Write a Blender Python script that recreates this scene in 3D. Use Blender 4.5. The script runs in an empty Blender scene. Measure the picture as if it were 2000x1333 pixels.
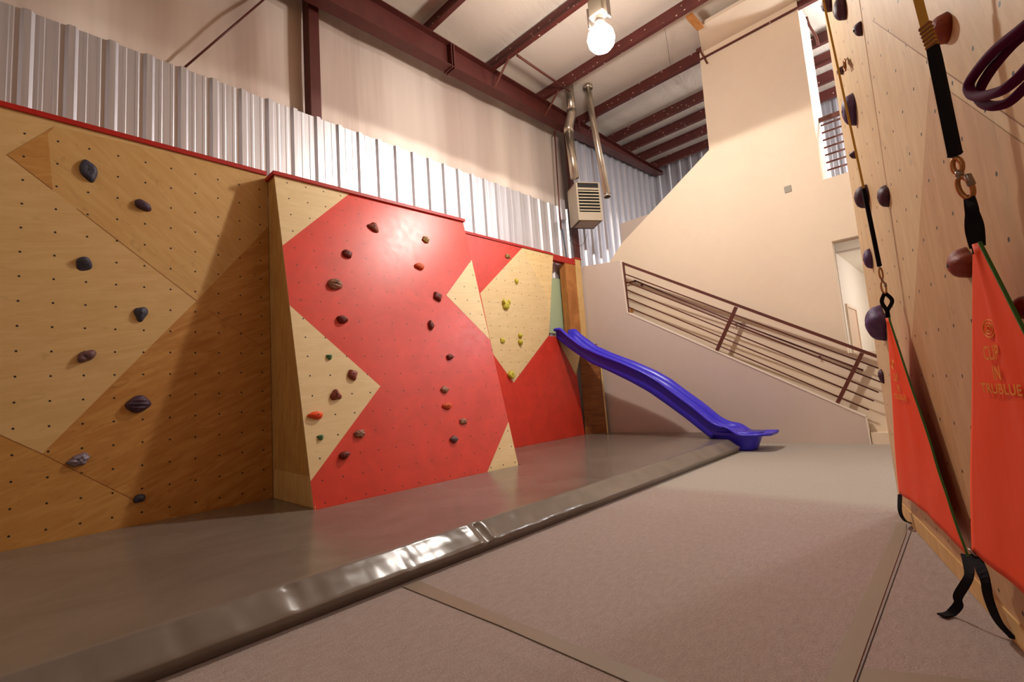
import bpy, bmesh, math, random
from mathutils import Vector, Matrix, noise
# ---------------------------------------------------------------- camera, world, light, exposure
FPX, CXP, CYP, CAMH = 938.0, 1000.0, 666.5, 1.1
def _d(px, py):
    return Vector((px - CXP, -(py - CYP), -FPX)).normalized()
_Y = _d(1900, 703); _Z = _d(380, -8050); _Z = (_Z - _Y * _Z.dot(_Y)).normalized(); _X = _Y.cross(_Z)
RM = Matrix((_X, _Y, _Z))                      # camera vector -> world vector
CAM = Vector((0, 0, CAMH))
scn = bpy.context.scene
COL = scn.collection
cd = bpy.data.cameras.new('camera'); cam = bpy.data.objects.new('camera', cd); COL.objects.link(cam)
cd.sensor_width = 36; cd.lens = FPX / 2000 * 36; cd.clip_start = 0.02
cam.matrix_world = Matrix.Translation(CAM) @ RM.to_4x4()
scn.camera = cam
w = bpy.data.worlds.new('world'); scn.world = w; w.use_nodes = True
w.node_tree.nodes['Background'].inputs[0].default_value = (1.0, 0.9, 0.84, 1)
w.node_tree.nodes['Background'].inputs[1].default_value = 0.15
scn.view_settings.view_transform = 'Standard'; scn.view_settings.look = 'None'
scn.view_settings.gamma = 1; scn.view_settings.exposure = 0.0
LAMP = Vector((-2.965, 5.22, 5.61))
WARM = (1.0, 0.90, 0.80)
def lamp_light(name, kind, loc, energy, color=WARM, radius=0.15, spot=None, rot=(0, 0, 0), size=None):
    l = bpy.data.lights.new(name, kind); o = bpy.data.objects.new(name, l); COL.objects.link(o)
    o.location = loc; o.rotation_euler = rot; l.energy = energy; l.color = color
    if kind == 'AREA':
        l.shape = 'DISK'; l.size = size
    else:
        l.shadow_soft_size = radius
    if spot: l.spot_size = math.radians(spot); l.spot_blend = 0.05
    return o
# light given by the lamp in view, unseen lamps added as ambient fill, and one beyond the stair wall
# the lamp in view: its reflector throws light downward from just under the bulb; the bulb itself glows too
lamp_light('lamp_light', 'SPOT', LAMP - Vector((0, 0, 0.2)), 350, color=(1.0, .92, .83), spot=180, radius=0.06)
FILL_LAMPS = [(1.9, 0.2, 6.0, 170), (-3.0, -3.4, 6.0, 100), (3.2, 6.4, 6.0, 150)]
for x, y, z, e in FILL_LAMPS:
    lamp_light('fill_lamp_light', 'SPOT', (x, y, z), e, spot=174, radius=0.2)
lamp_light('stairwell_light', 'POINT', (0.9, 10.0, 6.2), 520, color=(.92, .95, 1), radius=0.25)
lamp_light('corridor_light', 'POINT', (0.3, 10.6, 2.7), 60, color=(.97, .98, 1), radius=0.15)
# ---------------------------------------------------------------- rays
def ray(p): return RM @ _d(*p)
def onz(p, z): r = ray(p); return CAM + r * ((z - CAMH) / r.z)
def onx(p, x): r = ray(p); return CAM + r * (x / r.x)
def ony(p, y): r = ray(p); return CAM + r * (y / r.y)
class Plane:                                   # local axes: X along, Z up the face; s = side of local Y that faces the room
    def __init__(self, O, u, wv, s):
        self.O = Vector(O); self.u = Vector(u).normalized(); self.w = Vector(wv).normalized()
        self.y = self.w.cross(self.u); self.s = s
        self.out = self.y * s
        self.M = Matrix((( self.u.x, self.y.x, self.w.x, self.O.x), (self.u.y, self.y.y, self.w.y, self.O.y),
                         (self.u.z, self.y.z, self.w.z, self.O.z), (0, 0, 0, 1)))
        self.Mi = self.M.inverted()
    def hit(self, p, off=0.0):                 # world point on the face (moved out by off)
        r = ray(p); P = self.O + self.out * off
        return CAM + r * ((P - CAM).dot(self.out) / r.dot(self.out))
    def loc(self, p, off=0.0): return self.Mi @ self.hit(p, off)
    def world(self, a, off, z): return self.M @ Vector((a, off * self.s, z))
# ---------------------------------------------------------------- materials
def mat(name, color, rough=0.6, metal=0.0, spec=0.5):
    m = bpy.data.materials.new(name); m.use_nodes = True
    b = m.node_tree.nodes['Principled BSDF']
    b.inputs['Base Color'].default_value = (*color, 1); b.inputs['Roughness'].default_value = rough
    b.inputs['Metallic'].default_value = metal; b.inputs['Specular IOR Level'].default_value = spec
    return m
def srgb(r, g, b):
    f = lambda c: (c / 255 / 12.92) if c / 255 <= .04045 else ((c / 255 + .055) / 1.055) ** 2.4
    return (f(r), f(g), f(b))
class NT:
    def __init__(self, m): self.m = m; self.t = m.node_tree; self.b = self.t.nodes['Principled BSDF']
    def n(self, kind, **kw):
        x = self.t.nodes.new(kind)
        for k, v in kw.items(): setattr(x, k, v)
        return x
    def l(self, a, b): self.t.links.new(a, b)
    def math(self, op, a, b=None, c=None):
        x = self.n('ShaderNodeMath', operation=op)
        for i, v in enumerate((a, b, c)):
            if v is None: continue
            if isinstance(v, (int, float)): x.inputs[i].default_value = v
            else: self.l(v, x.inputs[i])
        return x.outputs[0]
    def coords(self, scale=(1, 1, 1), kind='Object', rot=(0, 0, 0)):
        tc = self.n('ShaderNodeTexCoord'); mp = self.n('ShaderNodeMapping')
        mp.inputs['Scale'].default_value = scale; mp.inputs['Rotation'].default_value = rot
        self.l(tc.outputs[kind], mp.inputs[0]); return mp.outputs[0]
    def noise(self, vec, scale, detail=4, rough=.55, dist=0.0):
        x = self.n('ShaderNodeTexNoise'); x.inputs['Scale'].default_value = scale
        x.inputs['Detail'].default_value = detail; x.inputs['Roughness'].default_value = rough
        x.inputs['Distortion'].default_value = dist; self.l(vec, x.inputs['Vector']); return x.outputs[0]
    def ramp(self, fac, stops):
        x = self.n('ShaderNodeValToRGB'); e = x.color_ramp.elements
        while len(e) < len(stops): e.new(.5)
        for i, (p, c) in enumerate(stops): e[i].position = p; e[i].color = (*c, 1)
        self.l(fac, x.inputs[0]); return x.outputs[0]
    def mix(self, fac, a, b, mode='MIX'):
        x = self.n('ShaderNodeMix', data_type='RGBA', blend_type=mode)
        for i, v in ((0, fac), (6, a), (7, b)):
            if isinstance(v, (int, float)): x.inputs[i].default_value = v
            elif isinstance(v, tuple): x.inputs[i].default_value = (*v, 1)
            else: self.l(v, x.inputs[i])
        return x.outputs[2]
    def bump(self, h, strength=.2, dist=.01):
        x = self.n('ShaderNodeBump'); x.inputs['Strength'].default_value = strength; x.inputs['Distance'].default_value = dist
        self.l(h, x.inputs['Height']); self.l(x.outputs[0], self.b.inputs['Normal'])
    def color(self, c): self.l(c, self.b.inputs['Base Color'])
def holes(nt, col, s, r=.0085):                # T-nut holes every s metres in the object's own X / Z
    tc = nt.n('ShaderNodeTexCoord'); sp = nt.n('ShaderNodeSeparateXYZ'); nt.l(tc.outputs['Object'], sp.inputs[0])
    def f(o):
        a = nt.math('MULTIPLY_ADD', o, 1 / s, .5); a = nt.math('FRACT', a); return nt.math('MULTIPLY_ADD', a, s, -.5 * s)
    x, z = f(sp.outputs[0]), f(sp.outputs[2])
    d = nt.math('SQRT', nt.math('ADD', nt.math('MULTIPLY', x, x), nt.math('MULTIPLY', z, z)))
    k = nt.math('LESS_THAN', d, r)
    return nt.mix(k, col, (0.012, 0.007, 0.005))
def plywood(name, c0, c1, ang=0.0, s=None, knots=.35, rough=.5):
    m = mat(name, c0, rough); nt = NT(m)
    v = nt.coords((1, 1, 1), rot=(0, ang, 0))
    mp = nt.n('ShaderNodeMapping'); mp.inputs['Scale'].default_value = (1.3, 1, 7); nt.l(v, mp.inputs[0])
    g = nt.noise(mp.outputs[0], 2.2, 6, .6, .8)
    col = nt.ramp(g, [(.32, c1), (.5, tuple((a + b) / 2 for a, b in zip(c0, c1))), (.62, c0)])
    mp2 = nt.n('ShaderNodeMapping'); mp2.inputs['Scale'].default_value = (2.2, 1, 4.5); nt.l(v, mp2.inputs[0])
    k = nt.noise(mp2.outputs[0], 2.6, 3, .6, 1.2)
    kf = nt.ramp(k, [(.62, (0, 0, 0)), (.74, (1, 1, 1))])
    kk = nt.math('MULTIPLY', kf, knots)
    col = nt.mix(kk, col, tuple(a * .55 for a in c1))
    if s: col = holes(nt, col, s)
    nt.color(col); nt.bump(g, .06, .003)
    return m
def painted(name, c, s=None, rough=.32, var=.12):
    m = mat(name, c, rough); nt = NT(m); v = nt.coords()
    g = nt.noise(v, 3.5, 5, .65, .6)
    col = nt.ramp(g, [(.3, tuple(a * (1 - var) for a in c)), (.7, tuple(min(1, a * (1 + var)) for a in c))])
    if s: col = holes(nt, col, s, .007)
    nt.color(col)
    rr = nt.n('ShaderNodeMapRange'); rr.inputs['To Min'].default_value = rough - .06; rr.inputs['To Max'].default_value = rough + .14
    nt.l(nt.noise(v, 9, 5, .7), rr.inputs[0]); nt.l(rr.outputs[0], nt.b.inputs['Roughness'])
    nt.bump(nt.noise(v, 6, 4, .6), .12, .004)
    return m
S1, S2 = .2032, .2198
BIRCH, BIRCH_D = srgb(222, 192, 142), srgb(206, 168, 112)
M = {}
M['ply_light'] = plywood('birch_plywood', srgb(214, 178, 122), srgb(204, 166, 108), .2, S1, .25)
M['ply_tan'] = plywood('tan_plywood', srgb(206, 166, 106), srgb(196, 152, 90), -.75, S1, .35)
M['ply_orange'] = plywood('orange_plywood', srgb(196, 146, 78), srgb(180, 126, 60), .35, S1, .4)
M['ply_dark'] = plywood('amber_plywood', srgb(194, 142, 74), srgb(172, 114, 50), .45, S1, .55)
M['ply_brown'] = plywood('brown_plywood', srgb(150, 92, 40), srgb(120, 68, 26), 0, None, .3)
M['birch_slab'] = plywood('birch_slab', srgb(224, 198, 152), srgb(216, 188, 138), .1, S1, .15)
M['birch_facet'] = plywood('birch_facet', srgb(232, 204, 150), srgb(222, 190, 134), .1, S1, .15)
M['birch_plain'] = plywood('birch_plain', srgb(222, 188, 128), srgb(206, 166, 104), 1.57, None, .2)
M['return_ply'] = plywood('return_plywood', srgb(206, 164, 98), srgb(186, 140, 76), 1.5, None, .5)
M['tower_ply'] = plywood('tower_plywood', srgb(222, 196, 152), srgb(212, 180, 134), 1.45, S2, .35)
M['tower_ply_pink'] = plywood('tower_plywood_pink', srgb(206, 168, 124), srgb(192, 150, 106), 1.45, S2, .3)
M['tower_ply_upper'] = plywood('tower_plywood_upper', srgb(216, 184, 134), srgb(202, 166, 114), 1.2, S2, .4)
M['red'] = painted('red_painted_plywood', srgb(208, 58, 42), S1, .34)
M['red_trim'] = painted('red_trim_paint', srgb(172, 26, 18), None, .42)
M['steel_red'] = painted('red_oxide_steel', srgb(86, 34, 27), None, .5, .2)
M['rail_brown'] = painted('brown_steel_paint', srgb(92, 40, 28), None, .42, .15)
M['wood_post'] = plywood('fir_post', srgb(190, 128, 66), srgb(160, 98, 44), 1.57, None, .3)
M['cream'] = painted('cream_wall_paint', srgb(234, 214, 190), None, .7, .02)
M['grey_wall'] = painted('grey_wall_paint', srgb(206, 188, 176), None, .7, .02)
M['white_trim'] = mat('white_trim_paint', srgb(240, 228, 212), .5)
M['green_board'] = mat('pale_green_board', srgb(168, 186, 150), .6)
M['ceiling'] = mat('ceiling_vinyl', srgb(226, 214, 200), .55)
nt = NT(M['ceiling']); v = nt.coords((1.6, .5, 1)); nt.bump(nt.noise(v, 1.8, 5, .6, .8), .45, .05)
M['insul'] = mat('insulation_vinyl', srgb(216, 194, 182), .45)
nt = NT(M['insul']); v = nt.coords((1, 1.0, .07)); g = nt.noise(v, 1.0, 4, .5, .25)
nt.color(nt.ramp(g, [(.34, srgb(196, 174, 162)), (.64, srgb(230, 214, 202))])); nt.bump(g, .9, .09)
M['galv'] = mat('galvanised_steel', srgb(214, 212, 216), .42, .7)
nt = NT(M['galv']); v = nt.coords((9, 9, .25)); g = nt.noise(v, 3.0, 5, .6)
nt.color(nt.ramp(g, [(.3, srgb(204, 202, 208)), (.7, srgb(220, 218, 222))]))
rr = nt.n('ShaderNodeMapRange'); rr.inputs['To Min'].default_value = .36; rr.inputs['To Max'].default_value = .48
nt.l(g, rr.inputs[0]); nt.l(rr.outputs[0], nt.b.inputs['Roughness']); nt.bump(nt.noise(nt.coords((2, 2, .5)), 3, 3), .06, .01)
M['duct'] = mat('flue_steel', srgb(196, 186, 170), .28, .9)
M['heater_grey'] = mat('heater_enamel', srgb(176, 162, 142), .42)
M['slat'] = mat('louver_enamel', srgb(226, 208, 176), .4)
M['black'] = mat('black_webbing', (.006, .005, .008), .8, 0, .15)
nt = NT(M['black']); nt.bump(nt.noise(nt.coords((60, 60, 220)), 4, 2), .3, .002)
M['dark'] = mat('dark_gap', (.012, .009, .008), .7)
M['yellow_web'] = mat('yellow_webbing', srgb(196, 150, 50), .7)
nt = NT(M['yellow_web']); nt.bump(nt.noise(nt.coords((80, 80, 300)), 4, 2), .3, .002)
M['bronze'] = mat('bronze_alloy', srgb(176, 128, 86), .32, .9)
M['steel'] = mat('steel_alloy', srgb(150, 138, 130), .3, .9)
M['purple_rope'] = mat('purple_rope', srgb(84, 14, 58), .8, 0, .15)
nt = NT(M['purple_rope']); nt.bump(nt.noise(nt.coords(), 160, 2), .25, .001)
M['green_edge'] = mat('green_binding', srgb(58, 104, 34), .7)
M['print'] = mat('yellow_print', srgb(232, 140, 36), .7)
M['gate'] = mat('orange_fabric', srgb(246, 78, 30), .6, 0, .25)
nt = NT(M['gate']); nt.bump(nt.noise(nt.coords((3, 3, 1.2)), 2.2, 3, .5, .5), .25, .02)
M['slide'] = mat('blue_plastic', srgb(62, 50, 214), .3)
nt = NT(M['slide']); nt.bump(nt.noise(nt.coords(), 60, 3), .05, .002)
M['mat'] = mat('grey_vinyl', srgb(118, 106, 96), .23)
nt = NT(M['mat']); g = nt.noise(nt.coords((1, .7, 1)), 2.4, 5, .6, .5)
nt.color(nt.ramp(g, [(.3, srgb(110, 101, 92)), (.7, srgb(126, 116, 106))]))
nt.bump(nt.noise(nt.coords((1.2, 1.2, 1.2)), 2.2, 2, .4), .1, .02)
M['carpet'] = mat('grey_carpet', srgb(170, 152, 142), .95, 0, .1)
nt = NT(M['carpet']); g = nt.noise(nt.coords(), 130, 3, .7); g2 = nt.noise(nt.coords(), 1.4, 5, .6)
g3 = nt.noise(nt.coords((1, .35, 1)), 40, 3, .7)
c = nt.ramp(g, [(.25, srgb(126, 112, 108)), (.5, srgb(164, 149, 144)), (.78, srgb(200, 186, 180))])
c = nt.mix(nt.ramp(g2, [(.35, (0, 0, 0)), (.7, (.35, .35, .35))]), c, srgb(158, 140, 124)); c = nt.mix(.25, c, nt.ramp(g3, [(.3, srgb(140, 124, 118)), (.7, srgb(190, 176, 168))]))
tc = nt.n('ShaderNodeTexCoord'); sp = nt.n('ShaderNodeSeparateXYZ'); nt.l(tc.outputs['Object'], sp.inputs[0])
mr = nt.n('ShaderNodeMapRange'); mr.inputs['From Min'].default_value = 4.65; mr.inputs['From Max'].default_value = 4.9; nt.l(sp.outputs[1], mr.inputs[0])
c = nt.mix(mr.outputs[0], c, nt.mix(.6, c, srgb(178, 174, 164)))          # colour turns greyer towards the far end
nt.color(c); nt.bump(g, .5, .006)
M['tape'] = mat('grey_tape', srgb(142, 128, 112), .5)
nt = NT(M['tape']); nt.bump(nt.noise(nt.coords(), 25, 4), .2, .003)
M['bulb'] = mat('lit_bulb', (1, 1, 1), .3)
b = M['bulb'].node_tree.nodes['Principled BSDF']; b.inputs['Emission Color'].default_value = (1, .91, .82, 1); b.inputs['Emission Strength'].default_value = 190
M['door_pink'] = mat('door_veneer', srgb(222, 190, 164), .5)
def hold_mat(name, c, c2, rough=.55):
    c, c2 = [tuple(min(1, q * 1.25) for q in k) for k in (c, c2)]
    m = mat(name, c, rough); nt = NT(m)
    g = nt.noise(nt.coords(), 28, 4, .65)
    nt.color(nt.ramp(g, [(.35, c), (.68, c2)])); nt.bump(nt.noise(nt.coords(), 90, 4, .7), .45, .004)
    return m
HM = {'navy': hold_mat('navy_resin', srgb(44, 42, 56), srgb(58, 58, 74)), 'plum': hold_mat('plum_resin', srgb(56, 34, 52), srgb(74, 48, 68)),
      'mauve': hold_mat('mauve_resin', srgb(86, 58, 60), srgb(110, 78, 80)), 'grey': hold_mat('grey_resin', srgb(96, 84, 96), srgb(138, 126, 138)),
      'brown': hold_mat('brown_resin', srgb(104, 44, 28), srgb(136, 66, 44)), 'maroon': hold_mat('maroon_resin', srgb(88, 26, 22), srgb(116, 44, 34)),
      'taupe': hold_mat('taupe_resin', srgb(118, 76, 58), srgb(156, 112, 90)), 'orange': hold_mat('orange_resin', srgb(206, 58, 14), srgb(222, 84, 24)),
      'rust': hold_mat('rust_resin', srgb(176, 60, 22), srgb(196, 90, 36)), 'green': hold_mat('green_resin', srgb(52, 96, 60), srgb(80, 124, 84)),
      'olive': hold_mat('olive_resin', srgb(120, 84, 40), srgb(150, 120, 60)), 'lime': hold_mat('lime_resin', srgb(166, 152, 36), srgb(190, 180, 70)),
      'violet': hold_mat('violet_resin', srgb(66, 40, 84), srgb(86, 60, 106)), 'aubergine': hold_mat('aubergine_resin', srgb(54, 24, 44), srgb(74, 40, 62)),
      'brick': hold_mat('brick_resin', srgb(118, 42, 26), srgb(140, 60, 38))}
# ---------------------------------------------------------------- mesh helpers
def mesh(name, V, F, mats, parent=None, M4=None, idx=None, smooth=False):
    me = bpy.data.meshes.new(name); me.from_pydata([tuple(v) for v in V], [], F)
    if not isinstance(mats, (list, tuple)): mats = [mats]
    for m in mats: me.materials.append(m)
    if idx:
        for p, i in zip(me.polygons, idx): p.material_index = i
    if smooth:
        for p in me.polygons: p.use_smooth = True
    bm = bmesh.new(); bm.from_mesh(me)
    if smooth != 'open' and not (isinstance(smooth, str)): bmesh.ops.recalc_face_normals(bm, faces=bm.faces[:])
    bm.to_mesh(me); bm.free()
    o = bpy.data.objects.new(name, me); COL.objects.link(o)
    if parent: o.parent = parent
    if M4 is not None: o.matrix_world = M4 if not parent else M4
    if parent is not None and M4 is not None:
        o.matrix_parent_inverse = parent_matrix(parent).inverted(); o.matrix_basis = M4
    elif parent is not None:
        o.matrix_parent_inverse = parent_matrix(parent).inverted(); o.matrix_basis = Matrix.Identity(4)
    return o
def parent_matrix(o):
    m = o.matrix_basis.copy()
    if o.parent: m = parent_matrix(o.parent) @ o.matrix_parent_inverse @ m
    return m
def root(name, label, cat, loc=(0, 0, 0), group=None):
    o = bpy.data.objects.new(name, None); COL.objects.link(o); o.location = loc; o.empty_display_size = .1
    o['label'] = label; o['category'] = cat
    if group: o['group'] = group
    return o
def tag(o, label, cat, group=None):
    o['label'] = label; o['category'] = cat
    if group: o['group'] = group
    return o
def struct(o): o['kind'] = 'structure'; return o
def box(x0, x1, y0, y1, z0, z1):
    V = [Vector((x, y, z)) for x in (x0, x1) for y in (y0, y1) for z in (z0, z1)]
    F = [(0, 1, 3, 2), (4, 6, 7, 5), (0, 4, 5, 1), (2, 3, 7, 6), (0, 2, 6, 4), (1, 5, 7, 3)]
    return V, F
def join(*parts):
    V, F = [], []
    for v, f in parts:
        n = len(V); V += list(v); F += [tuple(i + n for i in q) for q in f]
    return V, F
def prism(poly, vec):                          # closed prism over a polygon (list of Vectors)
    n = len(poly); vec = Vector(vec)
    V = [Vector(p) for p in poly] + [Vector(p) + vec for p in poly]
    F = [tuple(range(n)), tuple(range(2 * n - 1, n - 1, -1))] + [(i, i + n, (i + 1) % n + n, (i + 1) % n) for i in range(n)]
    return V, F
def frames(pts, closed=False):
    n = len(pts); T = []
    for i in range(n):
        a = pts[(i - 1) % n] if (closed or i > 0) else pts[i]; b_ = pts[(i + 1) % n] if (closed or i < n - 1) else pts[i]
        T.append((b_ - a).normalized())
    up = Vector((0, 0, 1)) if abs(T[0].z) < .9 else Vector((1, 0, 0))
    N = [(up - T[0] * up.dot(T[0])).normalized()]
    for i in range(1, n):
        q = N[-1] - T[i] * N[-1].dot(T[i]); N.append(q.normalized())
    return T, N
def tube(pts, r, seg=12, closed=False):
    pts = [Vector(p) for p in pts]; n = len(pts); T, N = frames(pts, closed); V, F = [], []
    rr = r if isinstance(r, (list, tuple)) else [r] * n
    for i in range(n):
        B = T[i].cross(N[i])
        for k in range(seg):
            a = 2 * math.pi * k / seg; V.append(pts[i] + (N[i] * math.cos(a) + B * math.sin(a)) * rr[i])
    m = n if closed else n - 1
    for i in range(m):
        for k in range(seg):
            a, b_ = i * seg + k, i * seg + (k + 1) % seg; c, d = ((i + 1) % n) * seg + (k + 1) % seg, ((i + 1) % n) * seg + k
            F.append((a, b_, c, d))
    if not closed: F += [tuple(range(seg - 1, -1, -1)), tuple(range((n - 1) * seg, n * seg))]
    return V, F
def smoothpts(P, k=6):                         # Catmull-Rom
    P = [Vector(p) for p in P]; out = []
    for i in range(len(P) - 1):
        a = P[i - 1] if i else P[0] * 2 - P[1]; b_, c = P[i], P[i + 1]; d = P[i + 2] if i + 2 < len(P) else c * 2 - b_
        for j in range(k):
            t = j / k
            out.append(.5 * ((2 * b_) + (c - a) * t + (2 * a - 5 * b_ + 4 * c - d) * t * t + (3 * b_ - a - 3 * c + d) * t ** 3))
    out.append(P[-1]); return out
def strap(pts, widths, side, th=.004):         # webbing: a flat band along pts; side(i) = width direction
    pts = [Vector(p) for p in pts]; n = len(pts); T, _ = frames(pts); V, F = [], []
    for i in range(n):
        s_ = Vector(side(i) if callable(side) else side); s_ = (s_ - T[i] * s_.dot(T[i])).normalized(); nn = T[i].cross(s_)
        w_ = widths[i] if isinstance(widths, (list, tuple)) else widths
        for a, b_ in ((-1, -1), (1, -1), (1, 1), (-1, 1)): V.append(pts[i] + s_ * a * w_ / 2 + nn * b_ * th / 2)
    for i in range(n - 1):
        for k in range(4): F.append((i * 4 + k, i * 4 + (k + 1) % 4, i * 4 + 4 + (k + 1) % 4, i * 4 + 4 + k))
    F += [(3, 2, 1, 0), tuple(range(4 * n - 4, 4 * n))]
    return V, F
def bevel(o, wd=.004, seg=2):
    md = o.modifiers.new('bevel', 'BEVEL'); md.width = wd; md.segments = seg; md.limit_method = 'ANGLE'; return o
# ================================================================ SETTING
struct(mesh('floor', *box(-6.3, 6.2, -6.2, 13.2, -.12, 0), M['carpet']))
XW = -5.925; PER = .3048
def corrugated(name, y0, y1, z0, z1, mt, M4=None):
    prof = []
    n0, n1 = math.floor(y0 / PER) , math.ceil(y1 / PER)
    for n in range(n0, n1 + 1):
        c = n * PER + .02
        for dy, h in ((-.05, 0), (-.024, .036), (.024, .036), (.05, 0), (.082, 0), (.09, .0025), (.112, .0025), (.12, 0), (.184, 0), (.192, .0025), (.214, .0025), (.222, 0)):
            if y0 <= c + dy <= y1: prof.append((c + dy, h))
    V = []; k = len(prof)
    for y, h in prof: V += [Vector((h, y, z0)), Vector((h, y, z1))]
    for y, h in prof: V += [Vector((h - .004, y, z0)), Vector((h - .004, y, z1))]
    F = []
    for i in range(k - 1):
        a = 2 * i; b_ = 2 * k + 2 * i
        F += [(a, a + 2, a + 3, a + 1), (b_, b_ + 1, b_ + 3, b_ + 2), (a + 1, a + 3, b_ + 3, b_ + 1), (a, b_, b_ + 2, a + 2)]
    return mesh(name, V, F, mt, M4=M4)
struct(corrugated('wall_left', -6.1, 8.42, 0.0, 4.95, M['galv'], Matrix.Translation((XW, 0, 0))))
struct(corrugated('wall_left', 8.42, 12.62, 0.0, 6.99, M['galv'], Matrix.Translation((XW, 0, 0))))
struct(corrugated('wall_back', -13, 12.4 - 0, 0.0, 7.2, M['galv'], Matrix(((0, 1, 0, 0), (-1, 0, 0, 12.62), (0, 0, 1, 0), (0, 0, 0, 1))) @ Matrix.Translation((0, 0, 0))))
# insulated vinyl wall above and behind the metal, softly buckled
V, F = [], []; ny, nz = 180, 16
for i in range(ny + 1):
    y = -6.1 + 15.0 * i / ny
    for j in range(nz + 1):
        z = 4.3 + 2.95 * j / nz
        x = -6.17 + .018 * math.sin(y * 2 * math.pi / .92) + .03 * noise.noise(Vector((y * 1.7, z * .5, 2))) + .012 * noise.noise(Vector((y * 6, z * 1.6, 7)))
        V.append(Vector((x, y, z)))
F = [(i * (nz + 1) + j, (i + 1) * (nz + 1) + j, (i + 1) * (nz + 1) + j + 1, i * (nz + 1) + j + 1) for i in range(ny) for j in range(nz)]
struct(mesh('wall_insulation', V, F, M['insul'], smooth=True))
# ceiling: white vinyl sagging between the purlins
PUR = [-5.2, -3.85, -2.5, -1.15, .2, 1.65, 3.1, 4.57, 6.0, 7.42, 8.8, 10.1, 10.82, 11.55, 12.3]
V, F = [], []; nx, ny = 70, 190
for i in range(ny + 1):
    y = -6.2 + 18.9 * i / ny
    g = min(abs(y - q) for q in PUR); sag = .05 * min(1, (g / .6)) ** 1.2
    for j in range(nx + 1):
        x = -6.2 + 12.4 * j / nx
        V.append(Vector((x, y, 7.27 - sag * .3 + .012 * noise.noise(Vector((x * 2.2, y * 1.1, 0))) + .02 + .0)))
F = [(i * (nx + 1) + j, (i + 1) * (nx + 1) + j, (i + 1) * (nx + 1) + j + 1, i * (nx + 1) + j + 1) for i in range(ny) for j in range(nx)]
struct(mesh('ceiling', V, F, M['ceiling'], smooth=True))
struct(mesh('wall_front', *box(-6.3, 6.2, -6.35, -6.2, 0, 7.4), M['cream']))
struct(mesh('wall_right', *box(6.2, 6.35, -6.3, 13.2, 0, 7.4), M['cream']))
# ---- tall cream stair wall with its two openings
YT, TT = 8.76, .82
XL, XO = -2.96, -1.345
tl = ony((1385, 293), YT); dg = ony((1215, 475), YT)
def slab(name, poly, y0, y1, mt):              # poly = (x, z) corners
    return mesh(name, *prism([Vector((x, y0, z)) for x, z in poly], (0, y1 - y0, 0)), mt)
z_up0 = ony((1605, 352), YT).z; z_dn0, z_dn1 = ony((1660, 690), YT).z, ony((1632, 470), YT).z
struct(slab('wall_stair', [(-5.88, 0), (XO, 0), (XO, 7.2), (XL, 7.2), (tl.x, tl.z), (dg.x, dg.z), (-5.88, 3.15)], YT, YT + .14, M['cream']))
struct(slab('wall_stair', [(XO, 0), (2.6, 0), (2.6, z_dn0), (XO, z_dn0)], YT, YT + .14, M['cream']))
struct(slab('wall_stair', [(XO, z_dn1), (2.6, z_dn1), (2.6, z_up0), (XO, z_up0)], YT, YT + TT, M['cream']))
struct(slab('wall_stair', [(.6, z_dn0), (2.6, z_dn0), (2.6, z_dn1), (.6, z_dn1)], YT, YT + .14, M['cream']))
struct(slab('wall_stair', [(1.2, z_up0), (2.6, z_up0), (2.6, 7.2), (1.2, 7.2)], YT, YT + .14, M['cream']))
struct(slab('trim_1', [(XO - .012, z_up0), (XO + .0, z_up0), (XO + .0, 7.2), (XO - .012, 7.2)], YT + .141, YT + TT, M['white_trim']))
# low grey wall on the landing behind the stair
gx0 = ony((1214, 470), 9.3).x; gz = ony((1290, 411), 9.3).z
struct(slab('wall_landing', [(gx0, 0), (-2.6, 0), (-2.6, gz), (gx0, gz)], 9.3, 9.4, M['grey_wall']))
# soffit on top of the stair wall
sf = [onz((1362, 57), 7.1), onz((1460, 0), 7.1)]
V, F = prism([Vector((-2.66, 7.96, 7.06)), Vector((2.6, 8.05, 7.06)), Vector((2.6, 8.9, 7.16)), Vector((-2.96, 8.9, 7.16))], (0, 0, .06))
struct(mesh('soffit', V, F, M['cream']))
# corridor seen through the lower opening
XS = -1.44
struct(mesh('corridor_wall', *box(XS, 2.6, 12.3, 12.4, 0, 3.3), M['white_trim']))
struct(mesh('corridor_ceiling', *box(XS, 2.6, YT + .14, 12.3, z_dn1 - .02, z_dn1 - .0), M['white_trim']))
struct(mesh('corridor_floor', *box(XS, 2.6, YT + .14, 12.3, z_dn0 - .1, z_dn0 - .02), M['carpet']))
struct(mesh('corridor_side', *box(XS - .12, XS, YT + TT, 12.4, 0, 3.3), M['white_trim']))
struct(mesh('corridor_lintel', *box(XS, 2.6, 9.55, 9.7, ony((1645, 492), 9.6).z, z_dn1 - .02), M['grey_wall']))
# door in the side wall of the corridor
a_, b_ = onx((1652, 600), XS), onx((1669, 608), XS)
y0_, y1_ = a_.y, b_.y; zt = a_.z
dr = root('door_1', 'pale veneer door with white frame in the corridor beyond the stair wall', 'door', (XS, y0_, z_dn0)); dr['kind'] = 'structure'
mesh('door_leaf', *box(XS, XS + .012, y0_, y1_, z_dn0 - .02, zt), M['door_pink'], dr)
mesh('door_frame', *join(box(XS, XS + .03, y0_ - .05, y0_, z_dn0 - .02, zt + .05), box(XS, XS + .03, y1_, y1_ + .05, z_dn0 - .02, zt + .05), box(XS, XS + .03, y0_, y1_, zt, zt + .05)), M['cream'], dr)
mesh('hinge', *box(XS + .012, XS + .02, y0_ + .01, y0_ + .04, z_dn0 + .75, z_dn0 + .87), M['rail_brown'], dr)
c0 = ony((1676, 603), 12.28); c1 = ony((1694, 612), 12.28)
dr2 = root('door_2', 'narrow white door at the far end of the corridor', 'door', (c0.x, 12.28, z_dn0)); dr2['kind'] = 'structure'
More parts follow.
